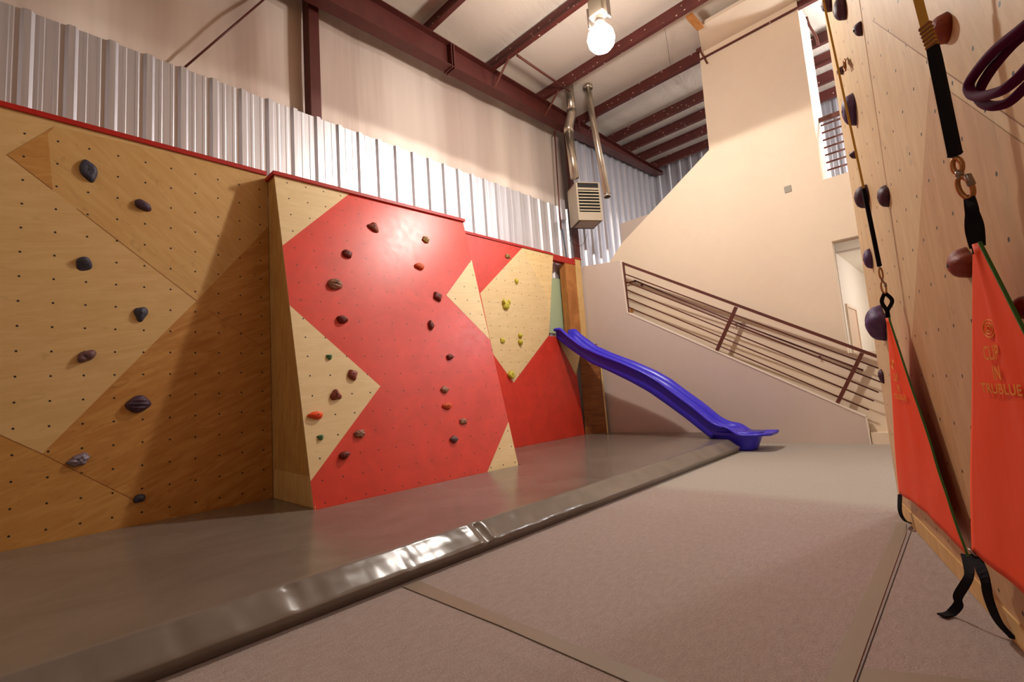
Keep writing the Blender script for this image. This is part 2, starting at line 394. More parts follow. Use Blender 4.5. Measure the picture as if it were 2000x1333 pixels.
mesh('door_leaf', *box(c0.x, c1.x, 12.27, 12.3, z_dn0 - .02, c0.z), M['grey_wall'], dr2)
mesh('door_frame', *join(box(c0.x - .05, c0.x, 12.25, 12.3, z_dn0 - .02, c0.z + .05), box(c1.x, c1.x + .05, 12.25, 12.3, z_dn0 - .02, c0.z + .05), box(c0.x, c1.x, 12.25, 12.3, c0.z, c0.z + .05)), M['white_trim'], dr2)
mesh('door_knob', *tube([Vector((c0.x + .06, 12.27, z_dn0 + .85)), Vector((c0.x + .06, 12.22, z_dn0 + .85))], .025, 12), M['steel'], dr2)
# ---- grey half wall of the stair (slightly askew to the hall)
P0 = onz((1480, 866), 0)
HW = Plane(P0, (1, .066, 0), (0, 0, 1), -1)
def hl(p, o=0): v = HW.loc(p, o); return v
pts = [hl((1141, 520)), hl((1212, 509)), hl((1225, 612)), hl((1690, 815)), hl((1700, 868))]
pts[-1].z = 0
left = HW.Mi @ Vector((-5.86, 8.26, 0)); lt = Vector((left.x, 0, pts[0].z)); lb = Vector((left.x, 0, 0)); 
poly = [lb, lt, pts[0], pts[1], pts[2], pts[3], pts[4]]
struct(mesh('wall_half', *prism([Vector((p.x, 0, p.z)) for p in poly], (0, .1, 0)), M['grey_wall'], M4=HW.M))
def capstrip(a, b_, t=.02):
    d = (b_ - a).normalized(); n = Vector((-d.z, 0, d.x))
    return prism([a + Vector((0, -.012, 0)), b_ + Vector((0, -.012, 0)), b_ + n * t + Vector((0, -.012, 0)), a + n * t + Vector((0, -.012, 0))], (0, .124, 0))
cs = [Vector((p.x, 0, p.z)) for p in pts]
struct(mesh('trim_2', *join(capstrip(cs[2], cs[3]), capstrip(cs[3], cs[4], .014), capstrip(cs[1], cs[2], .014)), M['white_trim'], M4=HW.M))
struct(mesh('stair_base', *prism([Vector((cs[4].x + .02, .02, 0)), Vector((cs[4].x + .42, .02, 0)), Vector((cs[4].x + .42, .02, .16)), Vector((cs[4].x + .02, .02, .16))], (0, .2, 0)), M['cream'], M4=HW.M))
# stairs behind the half wall
st = []
nst = 13
for i in range(nst):
    xx = -1.6 - i * .27
    st.append(box(xx - .27, xx, 8.56, YT - .002, 0, .17 + i * .17))
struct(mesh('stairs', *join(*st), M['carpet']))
# tape strips and seams on the carpet
def floor_strip(name, pts2, label, th=.004, mt=None, z0=.0015):
    o = mesh(name, *prism([Vector((x, y, z0)) for x, y in pts2], (0, 0, th)), mt or M['tape']); return tag(o, label, 'tape strip')
floor_strip('carpet_tape', [(-2.59, 1.645), (-1.76, 1.645), (-.53, 1.60), (-.53, 1.70), (-1.76, 1.72), (-2.59, 1.755)], 'grey tape strip crossing the carpet from the padded mat edge')
floor_strip('carpet_tape', [(-.52, .2), (-.435, .2), (-.455, 4.1), (-.475, 4.35), (-.52, 4.35)], 'long grey tape strip running beside the right climbing wall')
floor_strip('carpet_tape', [(-.43, 2.20), (.0, 2.39), (.03, 2.29), (-.43, 2.06)], 'short grey tape strip at the foot of the right climbing wall')
o = mesh('carpet_seam', *box(-.4365, -.4335, .2, 4.15, .001, .003), M['dark']); tag(o, 'thin dark carpet seam along the long tape strip', 'seam')
# ================================================================ PURLINS, RAFTER, COLUMNS
def zsec(x0, x1, y, z0=7.0, z1=7.25):
    t = .012
    return join(box(x0, x1, y, y + t, z0, z1), box(x0, x1, y - .07, y, z0, z0 + t), box(x0, x1, y - .07, y - .07 + t, z0 + t, z0 + .03), box(x0, x1, y + t, y + .07, z1 - t, z1))
names = {4.57: 'nearest to the camera', 6.0: 'just in front of the lit lamp', 7.42: 'just behind the lit lamp', 8.8: 'meeting the top of the stair wall',
         10.1: 'first one behind the stair wall', 10.82: 'second one behind the stair wall', 11.55: 'third one behind the stair wall', 12.3: 'against the far metal wall'}
M['purlin'] = painted('purlin_red_oxide', srgb(90, 36, 30), None, .5, .2)
nt = NT(M['purlin']); vo = nt.n('ShaderNodeTexVoronoi'); vo.inputs['Scale'].default_value = 9; nt.l(nt.coords((1, 1, 1.4)), vo.inputs[0])
base = nt.b.inputs['Base Color'].links[0].from_socket
nt.color(nt.mix(nt.math('LESS_THAN', vo.outputs['Distance'], .13), base, srgb(214, 190, 172)))
for q in PUR:
    if q < 3: 
        if q < -6: continue
    p = root('roof_purlin', 'dark red steel roof purlin %s' % names.get(q, 'above and behind the camera'), 'roof beam', (-5.9, q, 7.0), 'roof purlins')
    if q not in names: p['label'] = 'dark red steel roof purlin over the near part of the hall'
    mesh('purlin_web', *zsec(-5.95, 6.1, q), M['purlin'], p)
    if q in (6.0, 7.42, 8.8):
        V, F = strap([Vector((-5.25, q - .03, 7.0)), Vector((-5.62, q - .06, 6.62))], .04, Vector((0, 1, 0)), .012)
        mesh('fly_brace', V, F, M['rail_brown'], p)
# rafter along the left wall (tapered I beam)
rf = root('roof_rafter', 'deep dark red steel rafter running along the top of the left wall', 'roof beam', (-5.72, 2, 6.5))
def rz(y): return 6.47 + .028 * max(0, (y - 1)) + (.014 * max(0, y - 8)) ** 1.0 * 2.0
ys = [-6 + i * .6 for i in range(32)]; ys = [y for y in ys if y < 12.55] + [12.6]
V, F = [], []
for y in ys: V += [Vector((-5.73, y, rz(y))), Vector((-5.71, y, rz(y))), Vector((-5.71, y, 6.98)), Vector((-5.73, y, 6.98))]
for i in range(len(ys) - 1):
    for k in range(4): F.append((4 * i + k, 4 * i + 4 + k, 4 * i + 4 + (k + 1) % 4, 4 * i + (k + 1) % 4))
F += [(0, 1, 2, 3), tuple(4 * len(ys) - 4 + k for k in range(4))]
mesh('rafter_web', V, F, M['steel_red'], rf)
def flange(zf, th):
    V, F = [], []
    for y in ys: V += [Vector((-5.83, y, zf(y))), Vector((-5.61, y, zf(y))), Vector((-5.61, y, zf(y) + th)), Vector((-5.83, y, zf(y) + th))]
    for i in range(len(ys) - 1):
        for k in range(4): F.append((4 * i + k, 4 * i + 4 + k, 4 * i + 4 + (k + 1) % 4, 4 * i + (k + 1) % 4))
    F.extend([(0, 1, 2, 3), tuple(4 * len(ys) - 4 + k for k in range(4))]); return V, F
mesh('bottom_flange', *flange(lambda y: rz(y) - .014, .014), M['steel_red'], rf)
mesh('top_flange', *flange(lambda y: 6.98, .014), M['steel_red'], rf)
y = onx((882, 90), -5.65).y
mesh('splice_plate', *join(box(-5.83, -5.61, y, y + .03, rz(y) - .04, 6.98), box(-5.83, -5.61, y - .05, y - .03, rz(y) - .04, 6.98)), M['steel_red'], rf)
mesh('wood_bracket', *prism([Vector((-5.6, 8.5, 6.72))] + [Vector((-5.6, 8.58, 6.72)), Vector((-5.6, 8.58, 6.98)), Vector((-5.6, 8.5, 6.98))], (.01, 0, 0)), M['steel_red'], rf)
# building column
cl = root('steel_column', 'dark red steel column rising in front of the insulated wall', 'column', (-6.0, 2.7, 0))
mesh('column_flange', *box(-5.98, -5.96, 2.70, 2.84, 4.6, 7.0), M['steel_red'], cl)
mesh('column_web', *box(-6.16, -5.98, 2.70, 2.71, 4.6, 7.0), M['steel_red'], cl)
c2 = mesh('steel_column', *join(box(-5.86, -5.80, 8.30, 8.44, 3.7, 6.7)), M['steel_red']); tag(c2, 'narrow dark red steel column behind the heater flue', 'column')
# bracing rod
o = mesh('bracing_rod', *tube([Vector((-6.0, onx((358, 126), -6.0).y, onx((358, 126), -6.0).z - .05)), onx((540, -22), -6.0)], .012, 8), M['rail_brown'], smooth=True); tag(o, 'thin diagonal bracing rod across the insulated wall', 'rod')
# pipe under the roof
a, b_ = onz((1010, 108), 6.93), onz((1112, 178), 6.93)
o = mesh('roof_pipe', *tube([Vector((a.x, a.y, 6.93)), Vector((b_.x, b_.y, 6.93))], .022, 10), M['rail_brown'], smooth=True); tag(o, 'dark pipe running between roof purlins above the heater', 'pipe')
# steel angle at the soffit and timber block
o = mesh('steel_angle', *box(-3.0, 2.5, YT - .045, YT - .002, 7.16, 7.235), M['rail_brown']); tag(o, 'thin dark steel angle crossing the top of the stair wall', 'bar')
o = mesh('angle_brace', *tube([ony((1368, 100), YT - .06), ony((1381, 124), YT - .06)], .014, 8), M['rail_brown']); tag(o, 'short dangling steel brace at the top left of the stair wall', 'brace')
a, b_ = onz((1346, 30), 7.02), onz((1368, 55), 7.02)
o = mesh('timber_block', *strap([a, b_], .11, (1, .2, 0), .05), M['wood_post']); tag(o, 'brown timber block joining a roof purlin to the soffit edge', 'timber')
o = mesh('hanging_wire', *tube([onz((1299, 56), 7.02), ony((1309, 126), 8.72)], .004, 6), M['steel']); tag(o, 'thin wire hanging between two roof purlins', 'wire')
# upper guard rail beyond the opening
ug = root('upper_guardrail', 'brown steel guard rail of the upper floor seen through the tall opening', 'railing', (-1.3, 9.3, 4.2))
z9 = ony((1592, 237), 9.2).z
mesh('top_rail', *box(-1.40, 1.1, 9.18, 9.23, z9 - .05, z9 + .02), M['rail_brown'], ug)
for i in range(7):
    zz = ony((1604, 245.7 + i * 15.2), 9.2).z
    mesh('rail_bar', *box(-1.33, 1.1, 9.19, 9.21, zz - .012, zz + .012), M['rail_brown'], ug)
mesh('rail_post', *box(-.2, -.15, 9.18, 9.22, 4.2, z9), M['rail_brown'], ug)
o = mesh('bent_conduit', *tube(smoothpts([ony((1571, 18), 9.5), ony((1580, 48), 9.5), ony((1594, 72), 9.5), ony((1598, 88), 9.5)]), .02, 8), M['rail_brown'], smooth=True); tag(o, 'dark bent conduit crossing the upper opening', 'conduit')
o = mesh('wall_plate', *box(ony((1532, 370), YT).x, ony((1546, 370), YT).x, YT - .012, YT, ony((1540, 376), YT).z, ony((1540, 363), YT).z), mat('plate_grey', srgb(140, 130, 114), .5)); tag(o, 'small grey square plate on the tall cream stair wall', 'wall plate'); bevel(o)
# ================================================================ STAIR GUARD RAIL
gr = root('stair_guardrail', 'brown steel stair guard rail with five bars on the grey half wall', 'railing', HW.hit((1225, 612)))
def hp(p, off=.0): return HW.hit(p, off)
def bar(name, p, q, r_, par, off=-.05, mt=None, seg=10, square=False):
    a, b_ = hp(p, off), hp(q, off)
    if square: V, F = strap([a, b_], r_ * 2, (HW.w if abs((b_ - a).normalized().z) < .9 else HW.u), r_ * 2)
    else: V, F = tube([a, b_], r_, seg)
    return mesh(name, V, F, mt or M['rail_brown'], par, smooth=not square)
bar('top_rail', (1212, 513), (1722, 700), .024, gr, square=True)
for p, q in (((1222, 536), (1722, 722)), ((1223, 551), (1723, 748)), ((1224, 566), (1716, 767)), ((1225, 582), (1707, 784)), ((1227, 600), (1697, 801))):
    bar('rail_bar', p, q, .011, gr)
for p, q in (((1216, 513), (1227, 613)), ((1438, 600), (1399, 688)), ((1684, 690), (1634, 791))):
    bar('rail_post', p, q, .025, gr, square=True)
hr = root('stair_handrail', 'thin brown handrail fixed to the stair wall behind the guard rail', 'handrail', ony((1237, 552), YT - .05))
yh = YT - .06
mesh('rail_tube', *tube(smoothpts([ony((1222, 554), yh), ony((1241, 550), yh), ony((1254, 554), yh), ony((1438, 630), yh), ony((1686, 724), yh)]), .014, 10), M['rail_brown'], hr, smooth=True)
for p in ((1252, 556), (1436, 633), (1600, 696)):
    a = ony(p, yh); mesh('bracket', *box(a.x - .012, a.x + .012, yh, YT, a.z - .03, a.z + .005), M['rail_brown'], hr)
o = mesh('wood_block', *box(ony((1229, 605), 8.6).x, ony((1236, 605), 8.6).x, 8.56, 8.62, ony((1230, 612), 8.6).z, ony((1230, 603), 8.6).z), M['wood_post']); tag(o, 'small wooden block at the foot of the first rail post', 'block')
# ================================================================ LEFT CLIMBING WALLS
P1o = onx((48, 261), -5.45)
PL1 = Plane((-5.45, P1o.y, P1o.z), (0, 1, 0), (0, 0, 1), -1)
ZT, MT = 3.715, .18
def facepoly(pl, pxs, off, zmin=None, zmax=None, ymax=None, ymin=None):
    out = []
    for p in pxs:
        h_ = pl.hit(p)
        if zmin is not None: h_.z = max(zmin, h_.z)
        if zmax is not None: h_.z = min(zmax, h_.z)
        if ymax is not None: h_.y = min(ymax, h_.y)
        if ymin is not None: h_.y = max(ymin, h_.y)
        l_ = pl.Mi @ h_; l_.y = off * pl.s; out.append(l_)
    return out
def face_mesh(name, pl, backbox, polys, mats, parent, th=.0015, side=0):
    V, F = list(backbox[0]), list(backbox[1]); idx = [0 if i < 2 else side for i in range(len(F))]
    for lv, (poly_, mi) in enumerate(polys):
        n = len(V); V += poly_; F.append(tuple(range(n, n + len(poly_)))); idx.append(mi)
    o = mesh(name, V, F, mats, parent, M4=pl.M, idx=idx); return o
# --- wall one: natural plywood
w1 = root('plywood_climbing_wall', 'tall natural plywood climbing wall at the left end of the mat', 'climbing wall', (-5.45, 0, 0))
kw = dict(zmin=.03, zmax=ZT, ymax=1.943, ymin=-2.9)
bb = [PL1.Mi @ v for v in box(-5.86, -5.45, -3.0, 1.944, 0.02, ZT)[0]], box(0, 1, 0, 1, 0, 1)[1]
polys = [(facepoly(PL1, [(13.8, 302.5), (383.7, 588), (540, 446), (560, 340), (107, 247)], .0015, **kw), 1),
         (facepoly(PL1, [(13.8, 302.5), (383.7, 588), (82.5, 887), (0, 850), (-500, 650), (-420, 545)], .002, **kw), 2),
         (facepoly(PL1, [(383.7, 588), (540, 446), (575, 1030), (330, 1010), (82.5, 887)], .0025, **kw), 3),
         (facepoly(PL1, [(82.5, 887), (345, 1018), (340, 1090), (0, 1085), (-700, 1400), (-500, 650), (0, 850)], .003, **kw), 4),
         (facepoly(PL1, [(13.8, 302.5), (107, 247), (93, 262), (103, 371)], .0035, **kw), 4),
         (facepoly(PL1, [(0, 1052), (262, 976), (340, 1012), (340, 1090), (0, 1085)], .0038, **kw), 5)]
mesh1 = face_mesh('plywood_face', PL1, bb, polys, [M['ply_light'], M['ply_tan'], M['ply_light'], M['ply_dark'], M['ply_orange'], M['ply_orange']], w1)
# thin seams between the sheets
def seam(pl, a, b_, parent, off=.0042, wd=.004):
    A, B = pl.loc(a), pl.loc(b_); A.y = B.y = off * pl.s
    d = (B - A).normalized(); n = Vector((-d.z, 0, d.x)) * wd / 2
    return [A - n, B - n, B + n, A + n]
sp = [seam(PL1, *s_, None) for s_ in (((13.8, 302.5), (103, 371)), ((150, 408), (383.7, 588)), ((0, 850), (82.5, 887)), ((82.5, 887), (262, 977)), ((407, 607), (520, 684)))]
V, F = [], []
for q in sp: n = len(V); V += q; F.append((n, n + 1, n + 2, n + 3))
mesh('sheet_seams', V, F, M['ply_brown'], w1, M4=PL1.M)
mesh('red_cap', *box(-5.87, -5.43, -3.0, 1.93, ZT, ZT + .045), M['red_trim'], w1)
# --- wall two: leaning red slab
B2 = onz((613, 996), MT); tilt = math.radians(13); yaw = math.atan2(.097, 2.56)
u2 = Vector((math.sin(yaw), math.cos(yaw), 0)); n2 = Vector((math.cos(yaw), -math.sin(yaw), math.tan(tilt))).normalized(); w2v = n2.cross(u2) * -1
w2v = u2.cross(n2) * -1 if (u2.cross(n2)).z < 0 else u2.cross(n2)
tmp = Plane(B2, u2, w2v, -1)
h0 = tmp.hit((600 + 340 / 3.03, 560 + 414 / 3.03))
PL2 = Plane(h0, u2, w2v, -1 if tmp.y.dot(n2) < 0 else 1)
w2 = root('red_climbing_slab', 'leaning red climbing slab with birch triangles on the padded mat', 'climbing wall', (B2.x, 3.2, 0))
TL, TR, BR, BL = [PL2.hit(p) for p in ((535, 338), (905, 437), (1012, 908), (613, 996))]
zt2 = (TL.z + TR.z) / 2
def drop(a, b_, z): t = (z - a.z) / (b_.z - a.z); return a + (b_ - a) * t
TL, BLf = drop(TL, BL, zt2), drop(TL, BL, .02); TR, BRf = drop(TR, BR, zt2), drop(TR, BR, .02)
yl = 1.946
quad = [PL2.Mi @ v for v in (BLf, BRf, TR, TL)]
V, F = prism(quad, (0, -.018 * PL2.s, 0))
def fp2(pxs, off=.0015):
    r_ = []
    for p in pxs:
        l_ = PL2.loc(p); l_.y = off * PL2.s; r_.append(l_)
    return r_
e2 = .003
tl2, tr2, bl2, br2 = quad[3], quad[2], quad[0], quad[1]
def on_edge(a, b_, p):   # project pixel point to edge a-b (local)
    l_ = PL2.loc(p); d = (b_ - a); t = (l_ - a).dot(d) / d.dot(d); q = a + d * t; q.y = .0015 * PL2.s; return q
def L(p): l_ = PL2.loc(p); l_.y = .0015 * PL2.s; return l_
def Q(v): v = v.copy(); v.y = .0015 * PL2.s; return v
polys = [([Q(tl2), on_edge(tl2, tr2, (682, 377)), on_edge(tl2, bl2, (552, 480))], 1),
         ([on_edge(tl2, bl2, (568, 597)), L((743, 755)), on_edge(tl2, bl2, (610, 940))], 1),
         ([on_edge(tr2, br2, (922, 508)), L((871.5, 577)), on_edge(tr2, br2, (958, 664))], 1),
         ([on_edge(tr2, br2, (994, 824)), L((953, 919)), L((948, 932)), Q(br2)], 1)]
face_mesh('slab_face', PL2, (V, F), polys, [M['red'], M['birch_slab']], w2, side=1)
bx = -5.445
rl = [Vector((bx, yl, .02)), Vector((BLf.x - .02, yl, .02)), Vector((TL.x - .02, yl, zt2)), Vector((bx, yl, zt2))]
mesh('side_panel', *prism(rl, (0, .018, 0)), M['return_ply'], w2)
kz = .48; kx = BLf.x + (TL.x - BLf.x) * (kz - .02) / (zt2 - .02) - .02
mesh('kick_board', *prism([Vector((bx + .02, yl - .006, .185)), Vector((BLf.x - .035, yl - .006, .185)), Vector((kx, yl - .006, kz - .02)), Vector((bx + .06, yl - .006, kz))], (0, .005, 0)), M['birch_plain'], w2)
yr = BRf.y - .02
mesh('side_panel', *prism([Vector((bx, yr, .02)), Vector((BRf.x - .03, yr, .02)), Vector((TR.x - .03, TR.y - .03, zt2)), Vector((bx, TR.y - .03, zt2))], (0, -.018, 0)), M['return_ply'], w2)
cp = [Vector((TL.x + .03, TL.y - .02, zt2)), Vector((TR.x + .03, TR.y + .02, zt2)), Vector((-5.87, TR.y + .02, zt2)), Vector((-5.87, TL.y - .02, zt2))]
mesh('red_cap', *prism(cp, (0, 0, .04)), M['red_trim'], w2)
# --- wall three: red with birch diamond
X3 = -5.66
h3 = onx((1008, 640), X3)
PL3 = Plane((X3, h3.y, h3.z), (0, 1, 0), (0, 0, 1), -1)
w3 = root('red_rear_climbing_wall', 'rear red climbing wall with a large birch diamond beside the slide', 'climbing wall', (X3, 6, 0))
def q3(p): return PL3.hit(p)
ye = q3((1078, 497)).y; yb = q3((1126, 734)).y; zs = q3((1072, 655)).z; zop = zs - .02
y0 = 4.62; z3 = q3((1000, 476)).z; zcap = ZT
ysl = q3((1072, 655)).y; yend = q3((1127, 735)).y; yend0 = 7.86
out = [Vector((X3, y0, .02)), Vector((X3, yend0, .02)), Vector((X3, yend, q3((1126, 734)).z)), Vector((X3, yend + .02, zop)), Vector((X3, ysl, zop)), Vector((X3, ye, zcap)), Vector((X3, y0, zcap))]
V, F = prism([PL3.Mi @ v for v in out], (0, -.02 * PL3.s, 0))
def f3(pxs, off=.0015):
    r_ = []
    for p in pxs:
        h_ = PL3.hit(p); h_.z = min(h_.z, zcap - .001); l_ = PL3.Mi @ h_; l_.y = off * PL3.s; r_.append(l_)
    return r_
polys = [(f3([(938, 573), (1020, 484), (1074, 590), (1072, 655), (1003, 748), (963, 692)]), 1),
         (f3([(1020, 484), (1080, 498), (1073, 640), (1070, 584)], .002), 2),
         (f3([(1090, 664), (1125, 734), (1133, 694), (1115, 672)], .002), 2)]
face_mesh('wall_face', PL3, (V, F), polys, [M['red'], M['birch_slab'], M['birch_facet']], w3)
mesh('red_cap', *box(-5.87, X3 + .02, 4.62, ye + .01, zcap, zcap + .04), M['red_trim'], w3)
mesh('header_beam', *box(-5.78, X3 - .0, ye + .01, 8.2, zcap - .09, zcap + .03), M['red_trim'], w3)
a = onx((1104, 530), X3 - .02).y; b_ = onx((1121, 530), X3 - .02).y
mesh('timber_post', *box(-5.82, X3 - .01, a, b_ + .1, zop, zcap - .09), M['wood_post'], w3)
# end post and brown end panel
P3a = Vector((X3 + .02, yend0, 0)); e0 = onz((1130, 850), MT); e1 = onz((1170, 849), MT)
dv = Vector((-5.36, 8.22, 0)) - Vector((X3, yend0, 0)); dv.normalize()
mesh('end_panel', *prism([Vector((X3 + .005, yend0, .02)), Vector((-5.37, 8.18, .02)), Vector((-5.37, 8.12, 1.95)), Vector((X3 + .005, yend0 + .05, 1.95))], (-.02, .02, 0)), M['ply_brown'], w3)
mesh('edge_trim', *strap([Vector((-5.35, 8.185, .02)), Vector((-5.35, 8.15, 1.9))], .03, dv, .02), M['birch_plain'], w3)
ea, eb = onx((1122, 530), X3).y, onx((1139, 530), X3).y
mesh('end_post', *box(-5.80, X3 + .005, ea + .05, min(eb, 8.21), 1.96, zcap + .04), M['birch_plain'], w3)
mesh('end_cap', *box(-5.82, X3 + .02, ea + .04, min(eb + .02, 8.23), zcap + .041, zcap + .07), M['red_trim'], w3)
o = mesh('green_board', *box(-5.88, -5.865, 7.2, 8.2, 2.2, onx((1090, 545), -5.87).z), M['green_board']); tag(o, 'pale green board visible through the slide opening', 'board')
o = mesh('slide_deck', *box(-5.86, X3 - .03, 7.25, 8.2, zop - .35, zop - .25), M['ply_brown']); tag(o, 'plywood platform behind the wall that carries the slide top', 'platform')
# ================================================================ PADDED MAT
XF = -2.60; XTOP = -2.80; YE = 7.42
top = [(-5.435, -3.0), (-5.435, 1.93), (B2.x + .03, 1.93), (BR.x + .03, BR.y + .03), (X3 + .01, BR.y + .05), (X3 + .01, yend0), (-5.35, 8.15), (-5.3, 8.24), (-3.08, 8.38), (-3.08, YE), (XTOP, YE), (XTOP, -3.0)]
V = [Vector((x, y, MT)) for x, y in top] + [Vector((x, y, .003)) for x, y in top]
n = len(top); F = [tuple(range(n))] + [(i, (i + 1) % n, (i + 1) % n + n, i + n) for i in range(n) if i != n - 2]
prof = [(XTOP, MT), (-2.765, MT), (-2.752, MT - .003), (-2.744, MT - .010), (-2.71, .152), (-2.67, .122), (-2.628, .092), (-2.606, .078), (-2.602, .07), (-2.62, .035), (-2.64, .003)]
sy = []; yy = -3.0
while yy < YE: sy.append(yy); yy += .03 if .0 < yy < 4 else .06
sy.append(YE)
n0 = len(V)
for y in sy:
    seamd = min(abs(y - 2.36), 99)
    s2 = min(abs(y - q) for q in (.55, 1.06, 1.75, 4.35, 5.6))
    for k, (x, z) in enumerate(prof):
        amp = [0, .2, .6, 1, 1, 1, 1, .8, .5, .3, 0][k]
        wv_ = .011 * noise.noise(Vector((y * 5.0, k * .25, 1))) + .005 * noise.noise(Vector((y * 15, k * .35, 5)))
        g = -.03 * math.exp(-(seamd / .02) ** 2) + .012 * math.exp(-((seamd - .06) / .03) ** 2) - .008 * math.exp(-(s2 / .02) ** 2)
        d = (wv_ + g) * amp
        V.append(Vector((x + d * .8, y, z + d * .6)))
k_ = len(prof)
for i in range(len(sy) - 1):
    for k in range(k_ - 1):
        a = n0 + i * k_ + k; F.append((a, a + k_, a + k_ + 1, a + 1))
e = n0 + (len(sy) - 1) * k_
F.append(tuple(range(e, e + k_)))
mt_ = mesh('padded_mat', V, F, M['mat']); tag(mt_, 'long grey vinyl crash mat under the left climbing walls', 'crash mat')
for p in mt_.data.polygons: p.use_smooth = len(p.vertices) == 4 and p.index > n
# ================================================================ SLIDE
YC0, SK, HWD = 7.70, .10, .26
def yc(x): return YC0 + SK * (x + 2.6)
def sk(p, dy):                                   # ray meets the upright plane along the chute, dy beside its middle
    r_ = ray(p); n_ = Vector((-SK, 1, 0)); q = Vector((-2.6, YC0 + dy, 0)); h_ = CAM + r_ * ((q - CAM).dot(n_) / r_.dot(n_)); return (h_.x, h_.z)
RIM = [sk(p, -HWD + .02) for p in ((1073, 627), (1084, 629), (1105, 651), (1135, 674), (1170, 690), (1215, 707), (1255, 725), (1285, 742), (1315, 765), (1352, 792), (1385, 820), (1402, 829), (1425, 833), (1440, 846), (1455, 848), (1480, 847), (1504, 846))]
BOT = [sk(p, -.21) for p in ((1071, 646), (1090, 665), (1115, 685), (1152, 710), (1190, 727), (1227, 745), (1265, 766), (1302, 792), (1340, 820), (1377, 850), (1396, 864))]
BOT.append((BOT[-1][0] + .1, .2))
def lerp(T, x):
    if x <= T[0][0]: return T[0][1]
    for (a, p), (c, q) in zip(T, T[1:]):
        if x <= c:
            t = (x - a) / (c - a); return p + (q - p) * t
    return T[-1][1]
def sm(T, x, wd=.06): return sum(lerp(T, x + wd * k) for k in (-1.5, -.75, 0, .75, 1.5)) / 5
XE = RIM[-1][0] + .01
xs = [X3 + .004 + i * .04 for i in range(95)]; xs = [x for x in xs if x < XE]
V, F = [], []; secs = []
for x in xs:
    rim = sm(RIM, x, .035) - (.0 if x > -5.5 else .0); bot = sm(BOT, x, .03) if x < BOT[-2][0] else None
    rim = min(rim, lerp(RIM, -5.52))
    dpt = .165
    if x > -3.1: t = min(1, (x + 3.1) / .45); dpt = .165 * (1 - t) + .02 * t
    fl = rim - dpt
    if bot is None: bot_ = min(fl - .03, .262)
    else: bot_ = min(bot, fl - .02)
    hw = HWD + (.05 * min(1, max(0, (x + 2.95) / .25)) if x > -2.95 else 0)
    if x > XE - .17: t = (x - XE + .17) / .17; hw *= math.sqrt(max(.25, 1 - .55 * t * t))
    hb = min(hw - .05, .2)
    # closed section, left (near) to right (far): outer bottom, outer side, lip, inner side, channel floor and mirrored
    half = [(hb - .02, bot_), (hb, bot_ + .012), (hw - .07, bot_ + (rim - bot_) * .35), (hw - .062, bot_ + (rim - bot_) * .55), (hw - .045, rim - .06 if dpt > .08 else rim - .04), (hw, rim - .055 if dpt > .08 else rim - .035), (hw + .012, rim - .028 if dpt > .08 else rim - .018), (hw - .004, rim - .004), (hw - .03, rim), (hw - .07, rim - .012 if dpt > .08 else rim - .006), (hw - .095, rim - dpt * .5), (hw - .11, fl + dpt * .12), (hw - .15, fl + .003)]
    sec = [(-a, b) for a, b in half] + [(a, b) for a, b in reversed(half)]
    secs.append(len(V)); V += [Vector((x, yc(x) + a, b)) for a, b in sec]; ns = len(sec)
for i in range(len(secs) - 1):
    for k in range(ns):
        a, b_ = secs[i] + k, secs[i] + (k + 1) % ns; F.append((a, b_, b_ + ns, a + ns))
F += [tuple(range(ns)), tuple(range(secs[-1] + ns - 1, secs[-1] - 1, -1))]
sl = root('wave_slide', 'blue plastic wave slide coming down beside the grey half wall', 'slide', (-3, 7.6, 0))
so = mesh('slide_chute', V, F, M['slide'], sl, smooth=True)
# hollow foot under the exit, rounded and narrowing to the floor
V, F = [], []; rings = 8
ftop = [(-2.97, .14), (-2.86, .33), (-2.6, .27), (-2.35, .245)]
for j in range(rings + 1):
    t = j / rings; z = .003 + t * .27
    x0, x1 = -2.86 - .26 * t, -2.47 + .12 * t; hy = .17 + .07 * t
    for k in range(32):
        a = 2 * math.pi * k / 32; ca, sa = math.cos(a), math.sin(a)
        ex = abs(ca) ** .55 * (1 if ca > 0 else -1); ey = abs(sa) ** .55 * (1 if sa > 0 else -1)
        V.append(Vector(((x0 + x1) / 2 + ex * (x1 - x0) / 2, yc((x0 + x1) / 2) + ey * hy, z)))
for j in range(rings):
    for k in range(32): F.append((j * 32 + k, j * 32 + (k + 1) % 32, (j + 1) * 32 + (k + 1) % 32, (j + 1) * 32 + k))
F += [tuple(range(31, -1, -1)), tuple(range(rings * 32, rings * 32 + 32))]
mesh('slide_foot', V, F, M['slide'], sl, smooth=True)
# ================================================================ HEATER
hd = ray((790, 780)); hd.z = 0; hd.normalize()            # direction the heater's back points
hs = Vector((hd.y, -hd.x, 0)) ; hs = hs if hs.dot(ray((1900, 703))) > 0 else -hs
YT0 = onz((1148, 172), 7.2).y
HC = ony((1124, 355), YT0 - .25)                                # top left corner of the louvred front
hb_ = ony((1130, 430), YT0 - .25)
def hd_pt(a, d, z): return Vector((HC.x, HC.y, 0)) + hs * a + hd * d + Vector((0, 0, z))
z1h, z0h = HC.z, hb_.z
r_ = ray((1171, 356)); nrm = hd; tt = (Vector((HC.x, HC.y, 0)) - CAM).dot(nrm) / r_.dot(nrm); WH = ((CAM + r_ * tt) - Vector((HC.x, HC.y, HC.z))).dot(hs)
DH = .50
ht = root('unit_heater', 'grey louvred unit heater hanging on flues above the slide', 'heater', hd_pt(WH / 2, DH / 2, z0h))
def hbox(a0, a1, d0_, d1_, za, zb):
    V = [hd_pt(a, d, z) for a in (a0, a1) for d in (d0_, d1_) for z in (za, zb)]
    return V, box(0, 1, 0, 1, 0, 1)[1]
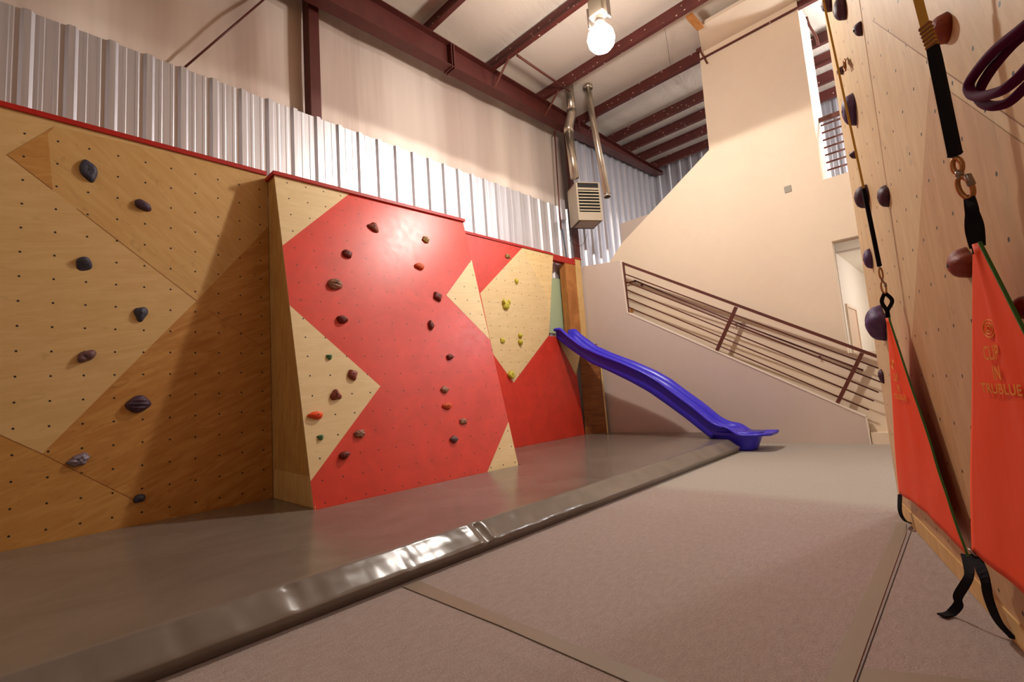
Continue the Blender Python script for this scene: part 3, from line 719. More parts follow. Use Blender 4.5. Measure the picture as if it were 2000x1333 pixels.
mesh('casing', *join(hbox(0, WH, .03, DH, z0h, z1h), hbox(0, .035, 0, .03, z0h, z1h), hbox(WH - .035, WH, 0, .03, z0h, z1h), hbox(.035, WH - .035, 0, .03, z0h, z0h + .17), hbox(.035, WH - .035, 0, .03, z1h - .16, z1h - .12), hbox(.035, WH - .035, 0, .03, z1h - .02, z1h)), M['heater_grey'], ht)
mesh('louver_back', *hbox(.035, WH - .035, .022, .03, z0h + .16, z1h - .02), M['dark'], ht)
nl = 7; zl0, zl1 = z0h + .18, z1h - .16
for i in range(nl):
    z = zl0 + (zl1 - zl0) * (i + .35) / nl
    V = [hd_pt(a, d, zz) for a in (.037, WH - .037) for d, zz in ((-.012, z - .008), (.018, z + .014), (.018, z + .022), (-.012, z + .006))]
    mesh('louver_slat', V, [(0, 1, 2, 3), (4, 7, 6, 5), (0, 4, 5, 1), (1, 5, 6, 2), (2, 6, 7, 3), (3, 7, 4, 0)], M['slat'], ht)
mesh('bottom_panel', *hbox(.05, WH - .05, .06, DH - .06, z0h - .012, z0h), M['heater_grey'], ht)
mesh('panel_gap', *join(hbox(.035, .052, .05, DH - .05, z0h - .006, z0h), hbox(WH - .052, WH - .035, .05, DH - .05, z0h - .006, z0h), hbox(.0, WH, DH - .03, DH, z0h - .006, z0h)), M['dark'], ht)
# flues
ft = onz((1112, 172), 7.2); fe = ony((1110, 250), ft.y - .02); fa = ony((1123, 352), ft.y - .1); fa.z = z1h + .002; ft.z = 7.27
fl1 = root('heater_flue', 'shiny steel flue with an elbow rising from the heater to the roof', 'flue pipe', fa)
mesh('lower_pipe', *tube([fa, Vector((fe.x, fe.y, fe.z - .06))], .085, 20), M['duct'], fl1, smooth=True)
mesh('elbow', *tube([Vector((fe.x, fe.y, fe.z - .1)), Vector((fe.x + .004, fe.y, fe.z)), Vector((fe.x * .5 + ft.x * .5, fe.y * .5 + ft.y * .5, fe.z + .14)), Vector((ft.x, ft.y, fe.z + .26)), Vector((ft.x, ft.y, fe.z + .34))], .098, 20), M['duct'], fl1, smooth=True)
mesh('upper_pipe', *tube([Vector((ft.x, ft.y, fe.z + .3)), ft], .085, 20), M['duct'], fl1, smooth=True)
pt_ = onz((1148, 172), 7.2); yy2 = pt_.y
pb, pm = ony((1186, 383), yy2 - .1), ony((1157, 228), yy2 - .02)
fl2 = root('vent_pipe', 'long shiny steel pipe hanging open ended beside the heater', 'vent pipe', pb)
mesh('pipe', *tube([pb, pm, Vector((pt_.x, pt_.y, 7.27))], .066, 20), M['duct'], fl2, smooth=True)
dd = (pm - pb).normalized()
mesh('end_ring', *tube([pb - dd * .02, pb + dd * .03], .072, 20), M['duct'], fl2, smooth=True)
mesh('pipe_mouth', *tube([pb - dd * .022, pb - dd * .0205], .06, 20), M['dark'], fl2)
mesh('roof_collar', *tube([Vector((pt_.x, pt_.y, 7.18)), Vector((pt_.x, pt_.y, 7.24))], .1, 20), M['duct'], fl2, smooth=True)
# gas pipe and cables
g = [onx(p, -5.84) for p in ((1103, 246), (1083, 256), (1092, 400), (1096, 448))]
o = mesh('gas_pipe', *tube(g, .014, 8), M['rail_brown'], smooth=True); tag(o, 'thin dark gas pipe dropping down the wall left of the heater', 'pipe')
g = [onx((1098, 448), -5.8), onx((1103, 480), -5.75), onx((1108, 511), -5.72)]
o = mesh('supply_hose', *tube(smoothpts(g), .016, 8), mat('blue_grey_hose', srgb(58, 74, 96), .5), smooth=True); tag(o, 'blue grey hose below the heater ending at the red header', 'hose')
o = mesh('loop_cable', *tube(smoothpts([ony((1108, 456), 7.6), ony((1113, 470), 7.6), ony((1128, 481), 7.6), ony((1140, 475), 7.6), ony((1147, 456), 7.6)]), .004, 6), M['black'], smooth=True); tag(o, 'thin cable looping under the heater', 'cable')
o = mesh('junction_box', *box(onx((1094, 395), -5.86).x, -5.8, onx((1093, 400), -5.86).y, onx((1099, 400), -5.86).y, onx((1096, 430), -5.86).z, onx((1096, 392), -5.86).z), M['galv']); tag(o, 'small metal junction box on the wall left of the heater', 'junction box')
# ================================================================ LAMP IN VIEW
lp = root('high_bay_lamp', 'lit high bay lamp hanging from the roof purlins', 'lamp', LAMP)
V, F = [], []
prof = [(0, -.175), (.07, -.168), (.125, -.135), (.165, -.08), (.178, -.01), (.16, .07), (.11, .14), (.065, .18), (.05, .2), (0, .2)]
for r_, z in prof[1:-1]:
    for k in range(24): a = 2 * math.pi * k / 24; V.append(LAMP + Vector((r_ * math.cos(a), r_ * math.sin(a), z)))
nr = len(prof) - 2
for j in range(nr - 1):
    for k in range(24): F.append((j * 24 + k, j * 24 + (k + 1) % 24, (j + 1) * 24 + (k + 1) % 24, (j + 1) * 24 + k))
F += [tuple(range(23, -1, -1)), tuple(range((nr - 1) * 24, nr * 24))]
bo = mesh('bulb', V, F, M['bulb'], lp, smooth=True)
mesh('socket', *tube([LAMP + Vector((0, 0, .19)), LAMP + Vector((0, 0, .3))], [.075, .06], 20), M['steel'], lp, smooth=True)
hv, hf = box(-.11, .11, -.08, .08, .3, .56); hz = mesh('ballast_housing', [LAMP + v for v in hv], hf, M['heater_grey'], lp); bevel(hz, .02, 3)
for a_ in (-.16, .14): mesh('mounting_bracket', [LAMP + v for v in box(a_, a_ + .02, -.03, .03, .22, .5)[0]], hf, M['steel'], lp)
mesh('hanger_rod', *tube([LAMP + Vector((0, 0, .56)), Vector((LAMP.x, LAMP.y, 7.28))], .015, 8), M['steel'], lp, smooth=True)
# unseen lamps, added by guess to fill the hall with light
for x, y, z, e in FILL_LAMPS:
    q = root('high_bay_lamp', 'unseen high bay fill lamp added outside the picture', 'lamp', (x, y, z), 'added fill lamps outside the picture')
    mesh('ballast_housing', *box(x - .13, x + .13, y - .1, y + .1, z + .3, z + .62), M['heater_grey'], q)
    mesh('hanger_rod', *tube([Vector((x, y, z + .62)), Vector((x, y, 7.28))], .015, 8), M['steel'], q)
# ================================================================ RIGHT CLIMBING TOWER
R0 = Vector((-.038, 2.834, 0)); RU = Vector((-.2604, .9655, 0)).normalized()
kk = 1.0816
ho = CAM + (Vector((-.037, 2.619, 1.038)) - CAM) * kk
PR0 = Plane(R0, RU, (0, 0, 1), 1)
PR = Plane(Vector((ho.x, ho.y, ho.z)), RU, (0, 0, 1), 1)
tw = root('plywood_climbing_tower', 'large plywood climbing wall filling the right side of the picture', 'climbing wall', R0)
ue = (PR.hit((1725, 780)) - PR.O).dot(PR.u)
z_f = -PR.O.z; z_t = 7.2 - PR.O.z
V, F = [Vector((x, y, z)) for x in (-7.2, ue) for y in (-.35, 0) for z in (z_f + .003, z_t)], box(0, 1, 0, 1, 0, 1)[1]
def fr(pxs, off): 
    r_ = []
    for p in pxs: l_ = PR.loc(p); l_.y = off; r_.append(l_)
    return r_
A = PR.loc((1705, 40)); Bd = PR.loc((1813, 118)); Cd = PR.loc((2000, 246)); c_t = PR.loc((1816, 150)); c_b = PR.loc((1780, 690))
c_b2 = c_t + (c_b - c_t) * ((z_f + .004 - c_t.z) / (c_b.z - c_t.z))
dgl = (Cd - A); up_end = A - dgl * ((z_t - A.z) / dgl.z) * -1
far_pt = A + dgl * ((-6.8 - A.x) / dgl.x)
low = max(far_pt.z, z_f + .01)
ex = A + dgl * ((low - A.z) / dgl.z)
def P(x, z, off): return Vector((x, off, z))
polys = [([P(c_t.x, c_t.z, .0015), P(c_b2.x, z_f + .004, .0015), P(-7.19, z_f + .004, .0015), P(-7.19, ex.z, .0015), P(ex.x, ex.z, .0015)], 1),
         ([P(A.x, A.z, .002), P(ex.x, ex.z, .002), P(-7.19, ex.z, .002), P(-7.19, z_t - .01, .002), P(A.x, z_t - .01, .002)], 2)]
face_mesh('plywood_face', PR, (V, F), polys, [M['tower_ply'], M['tower_ply_pink'], M['tower_ply_upper']], tw)
d = dgl.normalized(); nn = Vector((-d.z, 0, d.x)) * .002
sA = A.copy(); sA.y = .0028; sB = ex.copy(); sB.y = .0028
mesh('sheet_seam', [sA - nn, sB - nn, sB + nn, sA + nn], [(0, 1, 2, 3)], M['ply_brown'], tw, M4=PR.M)
# kick board at the foot
mesh('kick_board', [PR0.Mi @ PR0.world(a, o_, z) for a in (-7, 1.80) for o_ in (.0, .012) for z in (.003, .10)], box(0, 1, 0, 1, 0, 1)[1], M['birch_plain'], tw, M4=PR0.M)
# ================================================================ HOLDS
def hold(name, label, pl, px, wh, kind, mt, depth=.05, rot=0.0, seed=0, off=0, bolt=True, group=None, wm=None):
    """wh = width and height in metres on the face; local frame X along, Z up, Y out"""
    rnd = random.Random(seed + 17)
    c = pl.loc(px, 0) if not isinstance(px, Vector) else px
    a0, b0 = wh[0] / 2, wh[1] / 2; NR, NS = 9, 28
    ph = [rnd.uniform(0, 6.28) for _ in range(5)]; am = [rnd.uniform(.02, .07) for _ in range(5)]
    def R(t):
        v = 1 + sum(am[i] * math.cos((i + 2) * t + ph[i]) for i in range(3))
        if kind in ('wedge', 'triangle'): v *= 1 + .11 * math.cos(3 * (t - math.pi / 2 * (-1 if kind == 'triangle' else 1)))
        if kind == 'block': v *= 1 + .1 * math.cos(4 * t)
        if kind == 'peanut': v *= 1 - .26 * (math.sin(t) ** 2) + .1 * math.cos(t)
        if kind == 'tear': v *= .92 + .55 * max(0, math.cos(t - math.pi)) ** 9
        if kind == 'knob': v *= 1 + (.2 if wh[0] > .2 else .07) * math.cos(6 * t + ph[3])
        if kind == 'horn': v *= 1
        if kind == 'halfmoon': v *= 1
        return v
    def H(x, z, rho):
        h = math.sqrt(max(0, 1 - rho ** 2.6))
        if kind == 'cup': h *= (.62 + .5 * max(-1, min(1, z * 1.2))) ; h *= 1
        if kind in ('wedge', 'triangle'): h *= .6 + .45 * (1 - abs(x)) * (.7 + .3 * z)
        if kind == 'peanut': h *= .74 + .3 * min(1, abs(x + .12) * 1.6)
        if kind == 'knob': h *= .75 + .3 * noise.noise(Vector((x * 3 + seed, z * 3, 0))) + (.25 if wh[0] > .2 else .08) * math.cos(6 * math.atan2(z, x) + ph[3]) * rho
        if kind == 'ridged': h *= .85 + .13 * math.cos(z * 13 + x * 3)
        if kind == 'horn': h *= 1.0
        if kind == 'disc': h = (1 - rho ** 5) * .8 + .25 * rho ** 2 * (1 - rho ** 6)
        return h + .06 * noise.noise(Vector((x * 2.5, z * 2.5, seed)))* (1 - rho)
    V, F = [], []; cr, sr = math.cos(rot), math.sin(rot); s = pl.s
    def put(x, z, h): 
        xx, zz = x * cr - z * sr, x * sr + z * cr
        V.append(Vector((xx, h * s, zz)))
    for i in range(NR + 1):
        rho = 1 - i / NR
        if i == NR: put(0, 0, depth * H(0, 0, 0)); break
        for k in range(NS):
            t = 2 * math.pi * k / NS; r_ = rho * R(t); x, z = r_ * math.cos(t), r_ * math.sin(t)
            put(a0 * x, b0 * z, depth * H(x, z, rho) if i else .0)
    for i in range(NR - 1):
        for k in range(NS): F.append((i * NS + k, i * NS + (k + 1) % NS, (i + 1) * NS + (k + 1) % NS, (i + 1) * NS + k))
    ap = len(V) - 1
    for k in range(NS): F.append(((NR - 1) * NS + k, (NR - 1) * NS + (k + 1) % NS, ap))
    F.append(tuple(range(NS - 1, -1, -1)))
    if kind == 'horn':                           # two prongs on top
        for sx in (-1, 1):
            tv, tf = tube([Vector((sx * a0 * .7, depth * .45 * s, b0 * .3)), Vector((sx * a0 * .8, depth * .6 * s, b0 * .9)), Vector((sx * a0 * .8, depth * .7 * s, b0 * 1.35))], [a0 * .34, a0 * .28, a0 * .16], 10)
            n = len(V); V += tv; F += [tuple(i + n for i in q) for q in tf]
    c = c.copy(); c.y = (off + .0022) * s
    Mh = pl.M @ Matrix.Translation(c)
    o = mesh(name, V, F, mt, M4=Mh, smooth=True); tag(o, label, 'climbing hold', group)
    if bolt:
        bs = min(a0, b0) * .16; bs = max(.004, min(bs, .009)); hh = depth * H(.0, .0, 0)
        bv, bf = tube([Vector((0, (hh - .006) * s, 0)), Vector((0, (hh + .0015) * s, 0))], bs, 10)
        bo_ = mesh('bolt', bv, bf, M['dark'], o, M4=Mh)
    return o
# plywood wall: metres per pixel about 1/172 near the camera
def hold1(px, wpx, hpx, kind, m_, depth, label, rot=0, seed=0, pl=PL1, **k):
    a, b_ = pl.loc((px[0] - wpx / 2, px[1])), pl.loc((px[0] + wpx / 2, px[1])); c, d = pl.loc((px[0], px[1] - hpx / 2)), pl.loc((px[0], px[1] + hpx / 2))
    dist = (pl.hit(px) - CAM)
    # part of the width seen comes from depth: take it off
    cosv = abs(dist.normalized().dot(pl.u)); W = (b_ - a).length; W = max(W - depth * cosv * .55 / max(.35, abs(dist.normalized().dot(pl.out))), W * .55)
    return hold('climbing_hold', label, pl, px, (W * .98, (d - c).length * .98), kind, HM[m_], depth, rot, seed, **k)
G1, G2, G3, G4 = 'dark holds on the plywood wall', 'holds on the red slab', 'yellow holds on the birch diamond', 'holds on the right climbing wall'
for a in [((173, 334), 33, 45, 'disc', 'navy', .045, 'dark slate oval climbing hold, highest on the plywood wall', .15),
          ((279, 402), 35, 20, 'dome', 'plum', .05, 'slim dark plum climbing hold tilted down near the top of the plywood wall', -.42),
          ((164, 516), 35, 28, 'cup', 'navy', .06, 'navy cup shaped climbing hold below the slate oval one', 0),
          ((275, 613), 28, 29, 'triangle', 'navy', .05, 'small navy rounded triangle hold at the middle of the plywood wall', 0),
          ((167, 697), 44, 27, 'peanut', 'mauve', .06, 'mauve brown peanut shaped hold on the plywood wall', .75),
          ((270, 790), 54, 32, 'ridged', 'plum', .07, 'wide ridged dark plum hold on the amber plywood sheet', .12),
          ((154, 899), 46, 24, 'knob', 'grey', .05, 'knobbly grey lilac hold low on the plywood wall', .25),
          ((272, 974), 26, 17, 'dome', 'navy', .045, 'small dark hold just above the mat on the plywood wall', .2)]:
    hold1(a[0], a[1], a[2], a[3], a[4], a[5], a[6], a[7], seed=a[0][0], group=G1)
for a in [((729, 445), 24, 15, 'wedge', 'brown', .05, 'brown wedge hold, topmost on the red slab', -.5),
          ((831, 469), 15, 13, 'knob', 'olive', .04, 'small olive brown hold near the upper right of the red slab', 0),
          ((678, 497), 21, 15, 'dome', 'maroon', .045, 'dark brown rounded hold second from the top left of the red slab', -.2),
          ((819, 521), 21, 12, 'dome', 'rust', .04, 'flat rust orange hold beside the glossy patch of the red slab', 0),
          ((654, 556), 32, 22, 'ridged', 'taupe', .06, 'wide taupe ridged hold at the left of the red slab', 0),
          ((854, 580), 18, 17, 'block', 'maroon', .045, 'blocky brown hold beside the birch notch tip', .3),
          ((668, 625), 24, 15, 'dome', 'maroon', .055, 'dark maroon domed hold above the left birch triangle', 0),
          ((841, 636), 13, 18, 'dome', 'maroon', .045, 'upright maroon hold left of the birch notch', 0),
          ((643, 698), 13, 11, 'triangle', 'green', .035, 'small green hold high on the left birch triangle', 0),
          ((878, 698), 16, 11, 'dome', 'maroon', .04, 'flat dark maroon hold right of the slab centre', 0),
          ((688, 733), 21, 21, 'block', 'brown', .045, 'square brown hold at the edge of the left birch triangle', .5),
          ((655, 773), 24, 21, 'wedge', 'brown', .06, 'brown cone shaped hold in the middle of the left birch triangle', 0),
          ((868, 762), 18, 13, 'block', 'taupe', .035, 'taupe block hold above the orange wedge hold', 0),
          ((873, 794), 22, 13, 'triangle', 'rust', .045, 'orange brown wedge hold at the lower right of the red slab', 0),
          ((618, 812), 30, 17, 'tear', 'orange', .05, 'bright orange teardrop hold on the left birch triangle', 0),
          ((904, 824), 16, 13, 'knob', 'taupe', .04, 'small taupe hold nearest the lower right birch corner', 0),
          ((702, 848), 25, 17, 'knob', 'taupe', .05, 'rough taupe hold just right of the left birch triangle', .25),
          ((626, 855), 14, 11, 'triangle', 'green', .035, 'small green hold low on the left birch triangle', 0),
          ((886, 859), 17, 15, 'block', 'mauve', .045, 'mauve brown hold lowest in the right hold column of the slab', 0),
          ((672, 890), 26, 15, 'dome', 'maroon', .055, 'dark maroon hold nearest the mat on the red slab', .1)]:
    hold1(a[0], a[1], a[2], a[3], a[4], a[5], a[6], a[7], seed=a[0][0], pl=PL2, group=G2)
for a in [((991, 501), 12, 9, 'wedge', 'olive', .04, 'small olive brown hold on the red strip above the birch diamond', 0),
          ((1008, 550), 8, 11, 'block', 'lime', .04, 'small yellow green hold, topmost on the birch diamond', 0),
          ((987, 597), 16, 18, 'horn', 'lime', .06, 'yellow two horned hold on the birch diamond', 0),
          ((981, 666), 11, 11, 'knob', 'lime', .04, 'small pale yellow hold at the left of the birch diamond', 0),
          ((1015, 656), 9, 10, 'dome', 'lime', .05, 'upper one of two stacked yellow green holds on the diamond', 0),
          ((1015, 669), 10, 12, 'dome', 'lime', .06, 'lower one of two stacked yellow green holds on the diamond', 0),
          ((997, 733), 16, 16, 'disc', 'lime', .07, 'round yellow green hold at the bottom tip of the diamond', 0)]:
    hold1(a[0], a[1], a[2], a[3], a[4], a[5], a[6], a[7], seed=a[0][0], pl=PL3, group=G3)
# right wall: px = foot of the hold on the wall, h = its height in pixels, dep = how far it stands out in pixels
for i, (px, hpx, dep, wv_, kind, m_, label) in enumerate([
        ((1622, 8), 34, 18, .10, 'dome', 'aubergine', 'small dark purple hold cut by the top of the picture'),
        ((1649, 18), 52, 22, .14, 'dome', 'aubergine', 'tall dark purple hold near the top of the right wall'),
        ((1681, 58), 30, 15, .09, 'triangle', 'aubergine', 'pointed dark purple hold high on the right wall'),
        ((1646, 138), 15, 11, .07, 'dome', 'aubergine', 'little dark hold beside the metal hanger on the right wall'),
        ((1668, 215), 60, 24, .15, 'dome', 'violet', 'large half moon purple hold behind the yellow line'),
        ((1671, 302), 14, 13, .08, 'triangle', 'aubergine', 'tiny pointed dark hold below the half moon hold'),
        ((1693, 384), 42, 24, .14, 'dome', 'aubergine', 'round purple hold behind the top of the far black sleeve'),
        ((1732, 384), 43, 18, .12, 'dome', 'aubergine', 'slim purple hold to the right of the far black sleeve'),
        ((1701, 506), 32, 15, .10, 'dome', 'violet', 'small violet hold at the left edge of the right wall'),
        ((1724, 631), 52, 34, .20, 'block', 'violet', 'biggest violet hold, beside the tip of the far orange gate'),
        ((1724, 735), 22, 9, .07, 'triangle', 'aubergine', 'small dark pointed hold beside the stair guard rail end'),
        ((1847, 60), 62, 34, .13, 'dome', 'brick', 'brick red hold behind the yellow strap at the top right'),
        ((1889, 515), 54, 38, .13, 'block', 'brick', 'brick brown hold beside the tip of the near orange gate'),
        ((2006, 600), 44, 30, .11, 'dome', 'brick', 'brick brown hold half hidden at the right picture edge')]):
    c, d = PR.loc((px[0], px[1] - hpx / 2)), PR.loc((px[0], px[1] + hpx / 2)); Hm = (c - d).length
    P_ = PR.hit(px); q0 = Vector((px[0] - dep, px[1]))
    # depth that shifts the tip dep pixels to the left
    best = min((abs_ for abs_ in [k * .004 for k in range(3, 80)]), key=lambda a: abs(((RM.transposed() @ (P_ + PR.out * a - CAM)).x / -(RM.transposed() @ (P_ + PR.out * a - CAM)).z * FPX + CXP) - (px[0] - dep)))
    ctr = PR.loc(px); ctr.x -= wv_ * .12
    hold('climbing_hold', label, PR, ctr, (wv_, Hm), kind, HM[m_], min(best, .2), 0, 50 + i, group=G4)
# small metal hanger with quick link by the little dark hold
hg = root('bolt_hanger', 'small metal bolt hanger beside the yellow line on the right wall', 'bolt hanger', PR.hit((1650, 122), .02))
mesh('hanger_plate', *strap([PR.hit((1653, 118), .006), PR.hit((1646, 130), .05)], .04, RU, .004), M['bronze'], hg)
mesh('hanger_ring', *tube([PR.hit((1650, 127), .03) + Vector((.0, 0, 0)) + PR.u * (.03 * math.cos(a)) + Vector((0, 0, .04 * math.sin(a))) for a in [k * math.pi / 8 for k in range(16)]], .006, 8, closed=True), M['bronze'], hg, smooth=True)
# ================================================================ ORANGE BELAY GATES, STRAPS, LINES
def RW(u_, off, z): return PR0.world(u_, off, z)
def onu(px, u0):                               # ray meets the vertical plane across the wall at u0
    r_ = ray(px); return CAM + r_ * ((u0 - (CAM - PR0.O).dot(PR0.u)) / r_.dot(PR0.u))
def gate(apex, bl, br, label, text_scale, tw_, bow=.03):
    A_, BLv, BRv = [RW(*q) for q in (apex, bl, br)]
    g = root('belay_gate', label, 'belay gate', RW((bl[0] + br[0]) / 2, bl[1], bl[2]), 'orange belay gates')
    N = 36; V, F = [], []; rows = []
    for i in range(N + 1):
        t = i / N; L_ = A_.lerp(BLv, t); R_ = A_.lerp(BRv, t)
        L_ = L_ + PR0.u * .03; R_ = R_ - PR0.u * .03
        rows.append(len(V))
        for j in range(N + 1):
            s_ = j / N; p = L_.lerp(R_, s_)
            lift = bow * 4 * s_ * (1 - s_) * t ** 3
            wr = .014 * noise.noise(Vector((s_ * 5 * t + 3, t * 2.2, 1))) * t + .012 * math.exp(-((s_ - .62) / .1) ** 2) * (1 - t) 
            V.append(p + Vector((0, 0, lift)) + PR0.out * wr)
    for i in range(N):
        for j in range(N): a = rows[i] + j; F.append((a, a + 1, a + N + 2, a + N + 1))
    o = mesh('fabric_panel', V, F, M['gate'], g, smooth=True); md = o.modifiers.new('thickness', 'SOLIDIFY'); md.thickness = .003
    pr = [V[rows[i] + N] + PR0.out * .002 for i in range(N + 1)]
    mesh('green_binding', *strap(pr, .009, PR0.out, .006), M['green_edge'], g)
    # printed words
    def txt(body, u_, z, size, wscale):
        cu = bpy.data.curves.new('printed_words', 'FONT'); cu.body = body; cu.size = size; cu.align_x = 'CENTER'; cu.extrude = .0004; cu.space_character = 1.05
        cu.offset = .012 * size
        to = bpy.data.objects.new('words_outline', cu); me_ = bpy.data.meshes.new_from_object(to); bpy.data.objects.remove(to)
        me_.materials.clear(); me_.materials.append(M['print']); t_ = bpy.data.objects.new('printed_words', me_); COL.objects.link(t_); t_.parent = g
        off = apex[1] + (bl[1] - apex[1]) * (apex[2] - z) / (apex[2] - bl[2]) + .017
        c = RW(u_, off, z); X_ = -PR0.u; Z_ = PR0.out; Y_ = Vector((0, 0, 1))
        Mw = Matrix(((X_.x * wscale, Y_.x, Z_.x, c.x), (X_.y * wscale, Y_.y, Z_.y, c.y), (X_.z * wscale, Y_.z, Z_.z, c.z), (0, 0, 0, 1)))
        t_.matrix_parent_inverse = parent_matrix(g).inverted(); t_.matrix_basis = Mw; t_['label'] = 'yellow printed words'
        return t_
    return g, txt, A_, BLv, BRv
g1, txt1, A1, BL1, BR1 = gate((-.655, .078, 1.475), (-.06, .075, .31), (-1.45, .09, .30), 'orange belay gate nearest the camera with yellow words', 1, 1)
g2, txt2, A2, BL2, BR2 = gate((.86, .075, 1.385), (1.50, .05, .215), (.17, .052, .235), 'orange belay gate farther along the right climbing wall', 1, 1)
def gate_px(px, off): p = PR0.hit(px, off); l_ = PR0.Mi @ p; return l_.x, l_.z
for txt, cx_, apx in ((txt1, None, 1), (txt2, None, 2)):
    if apx == 1:
        a, b_ = gate_px((1927, 690), .085), gate_px((1960, 690), .085); zc = gate_px((1945, 702), .085)[1]
        us = (a[0] + b_[0]) / 2; wd_ = abs(a[0] - b_[0]); hh = abs(gate_px((1945, 674), .085)[1] - zc)
        zin = gate_px((1955, 742), .085)[1]; ztr = gate_px((1965, 770), .085)[1]; us2 = (gate_px((1925, 765), .085)[0] + gate_px((2004, 765), .085)[0]) / 2
        usl = gate_px((1936, 642), .085)
    else:
        dz = 0; us = us + 1.52; us2 = us2 + 1.52; usl = (usl[0] + 1.52, usl[1]); 
        kz_ = -.09; zc += kz_; zin += kz_; ztr += kz_; usl = (usl[0], usl[1] + kz_)
    sz = hh / .70
    t_ = txt('CLIP', us, zc, sz, wd_ / (sz * 2.2)); txt('IN', us - wd_ * .12, zin, sz, wd_ / (sz * 2.2)); txt('TRUBLUE', us2, ztr, sz * .72, wd_ * 2.5 / (sz * .72 * 4.6))
    gp = g1 if apx == 1 else g2
    off = .078 + .012
    V, F = [], []
    for rr_, a0_, a1_ in ((.5, .3, 5.6), (.32, 3.4, 8.7), (.15, 0, 5.2)):
        pts_ = [RW(usl[0] - rr_ * wd_ * .72 * math.cos(t), off, usl[1] + rr_ * hh * 1.25 * math.sin(t)) for t in [a0_ + (a1_ - a0_) * k / 20 for k in range(21)]]
        v_, f_ = tube(pts_, .0022, 6); n = len(V); V += v_; F += [tuple(i + n for i in q) for q in f_]
    mesh('printed_emblem', V, F, M['print'], gp)
def hang(u0, px_top_y, px_top_b, px_sl_a, px_sl_b, px_ca, px_cb, px_l0, apex, wy, wb, which, stitched):
    P_ = lambda p: onu(p, u0)
    ln = root('auto_belay_line', 'yellow belay webbing with black sleeve over the %s orange gate' % which, 'belay strap', P_(px_ca), 'auto belay lines')
    top, mid, s0, s1 = P_(px_top_y), P_(px_top_b), P_(px_sl_a), P_(px_sl_b)
    up_ = top + (top - mid).normalized() * 1.5; up_.z = min(up_.z, 7.2)
    side = (PR0.u + PR0.out * .8).normalized() if stitched else PR0.out
    mesh('yellow_webbing', *strap([up_, top, mid], wy, side, .005), M['yellow_web'], ln)
    if stitched:
        for k in range(6):
            c = mid.lerp(s0, (k + .5) / 6); d_ = (s0 - mid).normalized()
            mesh('stitch_bar', *strap([c - d_ * .004, c + d_ * .004], wy * 1.35, (side + d_ * .35).normalized(), .014), M['ply_brown'], ln)
        mesh('stitched_webbing', *strap([mid, s0], wy * 1.25, side, .010), M['yellow_web'], ln)
    mesh('black_sleeve', *strap(smoothpts([s0, s0.lerp(s1, .5), s0.lerp(s1, .93), s1], 4), [wb * .9] + [wb] * 9 + [wb * 1.1, wb * 1.05] + [wb * .7], side, .016), M['black'], ln)
    # swivel carabiner
    ca, cb, l0 = P_(px_ca), P_(px_cb), P_(px_l0)
    cr_ = root('swivel_carabiner', 'bronze swivel carabiner joining the %s belay strap to its gate' % which, 'carabiner', cb, 'swivel carabiners')
    d_ = (cb - ca); Ln = d_.length; dn = d_.normalized(); sd = side
    def ring(c0, c1, w_, r_, nm, mt):
        c = (c0 + c1) / 2; h = (c1 - c0) / 2
        pts_ = [c + h * math.cos(t) * 1.0 + sd * (w_ / 2) * math.sin(t) for t in [k * math.pi / 12 for k in range(24)]]
        mesh(nm, *tube(pts_, r_ * 1.75, 10, closed=True), mt, cr_, smooth=True)
    sc = wb / .05
    ring(ca - dn * .02 * sc, ca + d_ * .9, .038 * sc, .0065 * sc, 'upper_ring', M['bronze'])
    mesh('swivel_body', *tube([cb - dn * .018 * sc, cb, cb + dn * .02 * sc], [.014 * sc, .018 * sc, .012 * sc], 12), M['steel'], cr_, smooth=True)
    ring(cb + dn * .015 * sc, l0 + (l0 - cb).normalized() * .012 * sc, .052 * sc, .0065 * sc, 'lower_ring', M['bronze'])
    gc = cb.lerp(l0, .4) - sd * .026 * sc * (1)
    dg2 = (l0 - cb).normalized()
    mesh('gate_sleeve', *tube([gc - dg2 * .03 * sc, gc - dg2 * .026 * sc, gc + dg2 * .026 * sc, gc + dg2 * .03 * sc], [.011 * sc, .0155 * sc, .0155 * sc, .011 * sc], 14), M['steel'], cr_, smooth=True)
    # black loop to the gate
    return l0, side, wb
l0, side, wb = hang(-.655, (1793, -2), (1806, 48), (1822, 92), (1866, 305), (1868, 318), (1874, 340), (1893, 382), None, .028, .036, 'near', True)
lo = l0 + (A1 - l0) * 0
mesh('apex_strap', *join(strap(smoothpts([l0, l0.lerp(A1, .35) + PR0.u * .010, l0.lerp(A1, .6), A1 - Vector((0, 0, .03))]), .030, side, .008),
                         strap(smoothpts([l0, l0.lerp(A1, .35) - PR0.u * .018, l0.lerp(A1, .6), A1 - Vector((0, 0, .03))]), .026, side, .008),
                         strap(smoothpts([l0.lerp(A1, .25), l0.lerp(A1, .5), l0.lerp(A1, .75), A1 - Vector((0, 0, .01))], 4), [.030, .032, .036, .04, .044, .047, .049, .05, .05, .048, .046, .043, .040], side, .012)), M['black'], g1)
l0, side2, wb2 = hang(.86, (1608, 0), (1687, 368), (1687, 369), (1718, 521), (1719, 526), (1723, 548), (1728, 572), None, .012, .022, 'far', False)
mesh('apex_strap', *join(strap(smoothpts([l0, l0.lerp(A2, .35) + side2 * .02, l0.lerp(A2, .75), A2 - Vector((0, 0, .02))]), .020, side2, .008),
                         strap(smoothpts([l0, l0.lerp(A2, .35) - side2 * .03, l0.lerp(A2, .75), A2 - Vector((0, 0, .02))]), .020, side2, .008)), M['black'], g2)
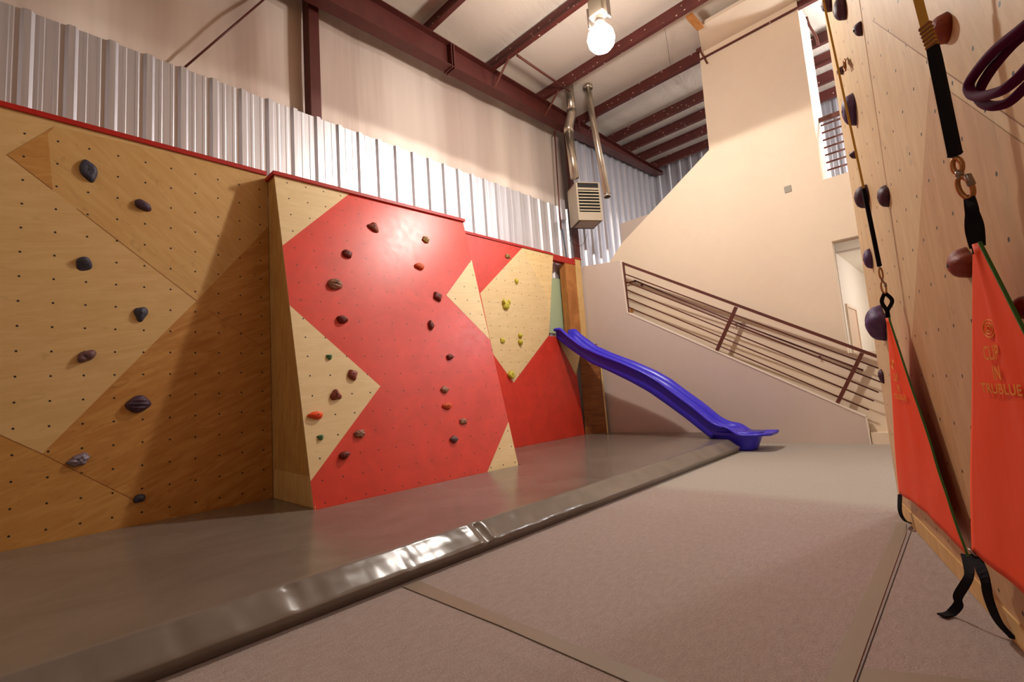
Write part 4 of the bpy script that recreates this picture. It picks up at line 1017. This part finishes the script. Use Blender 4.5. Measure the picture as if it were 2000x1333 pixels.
# tie straps at the bottom corners
def tie(parent, pts_, wd_, side_):
    mesh('tie_strap', *strap(smoothpts(pts_, 5), wd_, side_, .006), M['black'], parent)
tie(g2, [BL2 + Vector((0, 0, .0)), PR0.hit((1758, 1000), .075), PR0.hit((1768, 1018), .05), PR0.hit((1781, 1026), .008) + Vector((0, 0, .012))], .03, PR0.u + PR0.out * .5)
fl_a = onz((1838, 1203), .01); 
tie(g2, [BR2, PR0.hit((1890, 1100), .07), PR0.hit((1892, 1128), .09), onz((1871, 1165), .10), onz((1872, 1182), .06), onz((1856, 1199), .012), fl_a], .034, PR0.u + PR0.out * .8)
tie(g1, [BL1, PR0.hit((1923, 1130), .085), PR0.hit((1931, 1170), .08), PR0.hit((1950, 1215), .05), PR0.hit((1981, 1253), .012) + Vector((0, 0, .008))], .036, PR0.u + PR0.out * .6)
mesh('corner_buckle', *tube([BL1 + Vector((0, 0, .0)) + PR0.u * (.022 * math.cos(a)) + PR0.out * .015 * math.sin(a) + Vector((0, 0, .016 * math.sin(a))) for a in [k * math.pi / 7 for k in range(14)]], .006, 8, closed=True), M['steel'], g1, smooth=True)
# purple rope coil hanging close to the wall at the right edge
RO = .26
def rp(p, o=RO): return PR0.hit(p, o)
def loop(pxs, o0): 
    n_ = len(pxs); return smoothpts([rp(p, o0 - .08 * abs(2 * i / (n_ - 1) - 1) ** 2) for i, p in enumerate(pxs)], 7)
l1 = loop([(2130, -70), (2060, 0), (2000, 52), (1942, 99), (1900, 150), (1892, 174), (1907, 188), (1949, 180), (1978, 162), (2002, 138), (2060, 70), (2130, -20)], .27)
l2 = loop([(2140, -60), (2060, 12), (2000, 67), (1971, 94), (1937, 135), (1915, 171), (1912, 191), (1925, 204), (1946, 207), (1971, 199), (2002, 171), (2060, 110), (2140, 10)], .25)
rc = root('rope_coil', 'dark purple rope coil hanging at the upper right edge', 'rope', rp((1930, 180)))
mesh('rope_loop', *tube(l1, .0098, 14), M['purple_rope'], rc, smooth=True)
mesh('rope_loop', *tube(l2, .0098, 14), M['purple_rope'], rc, smooth=True)
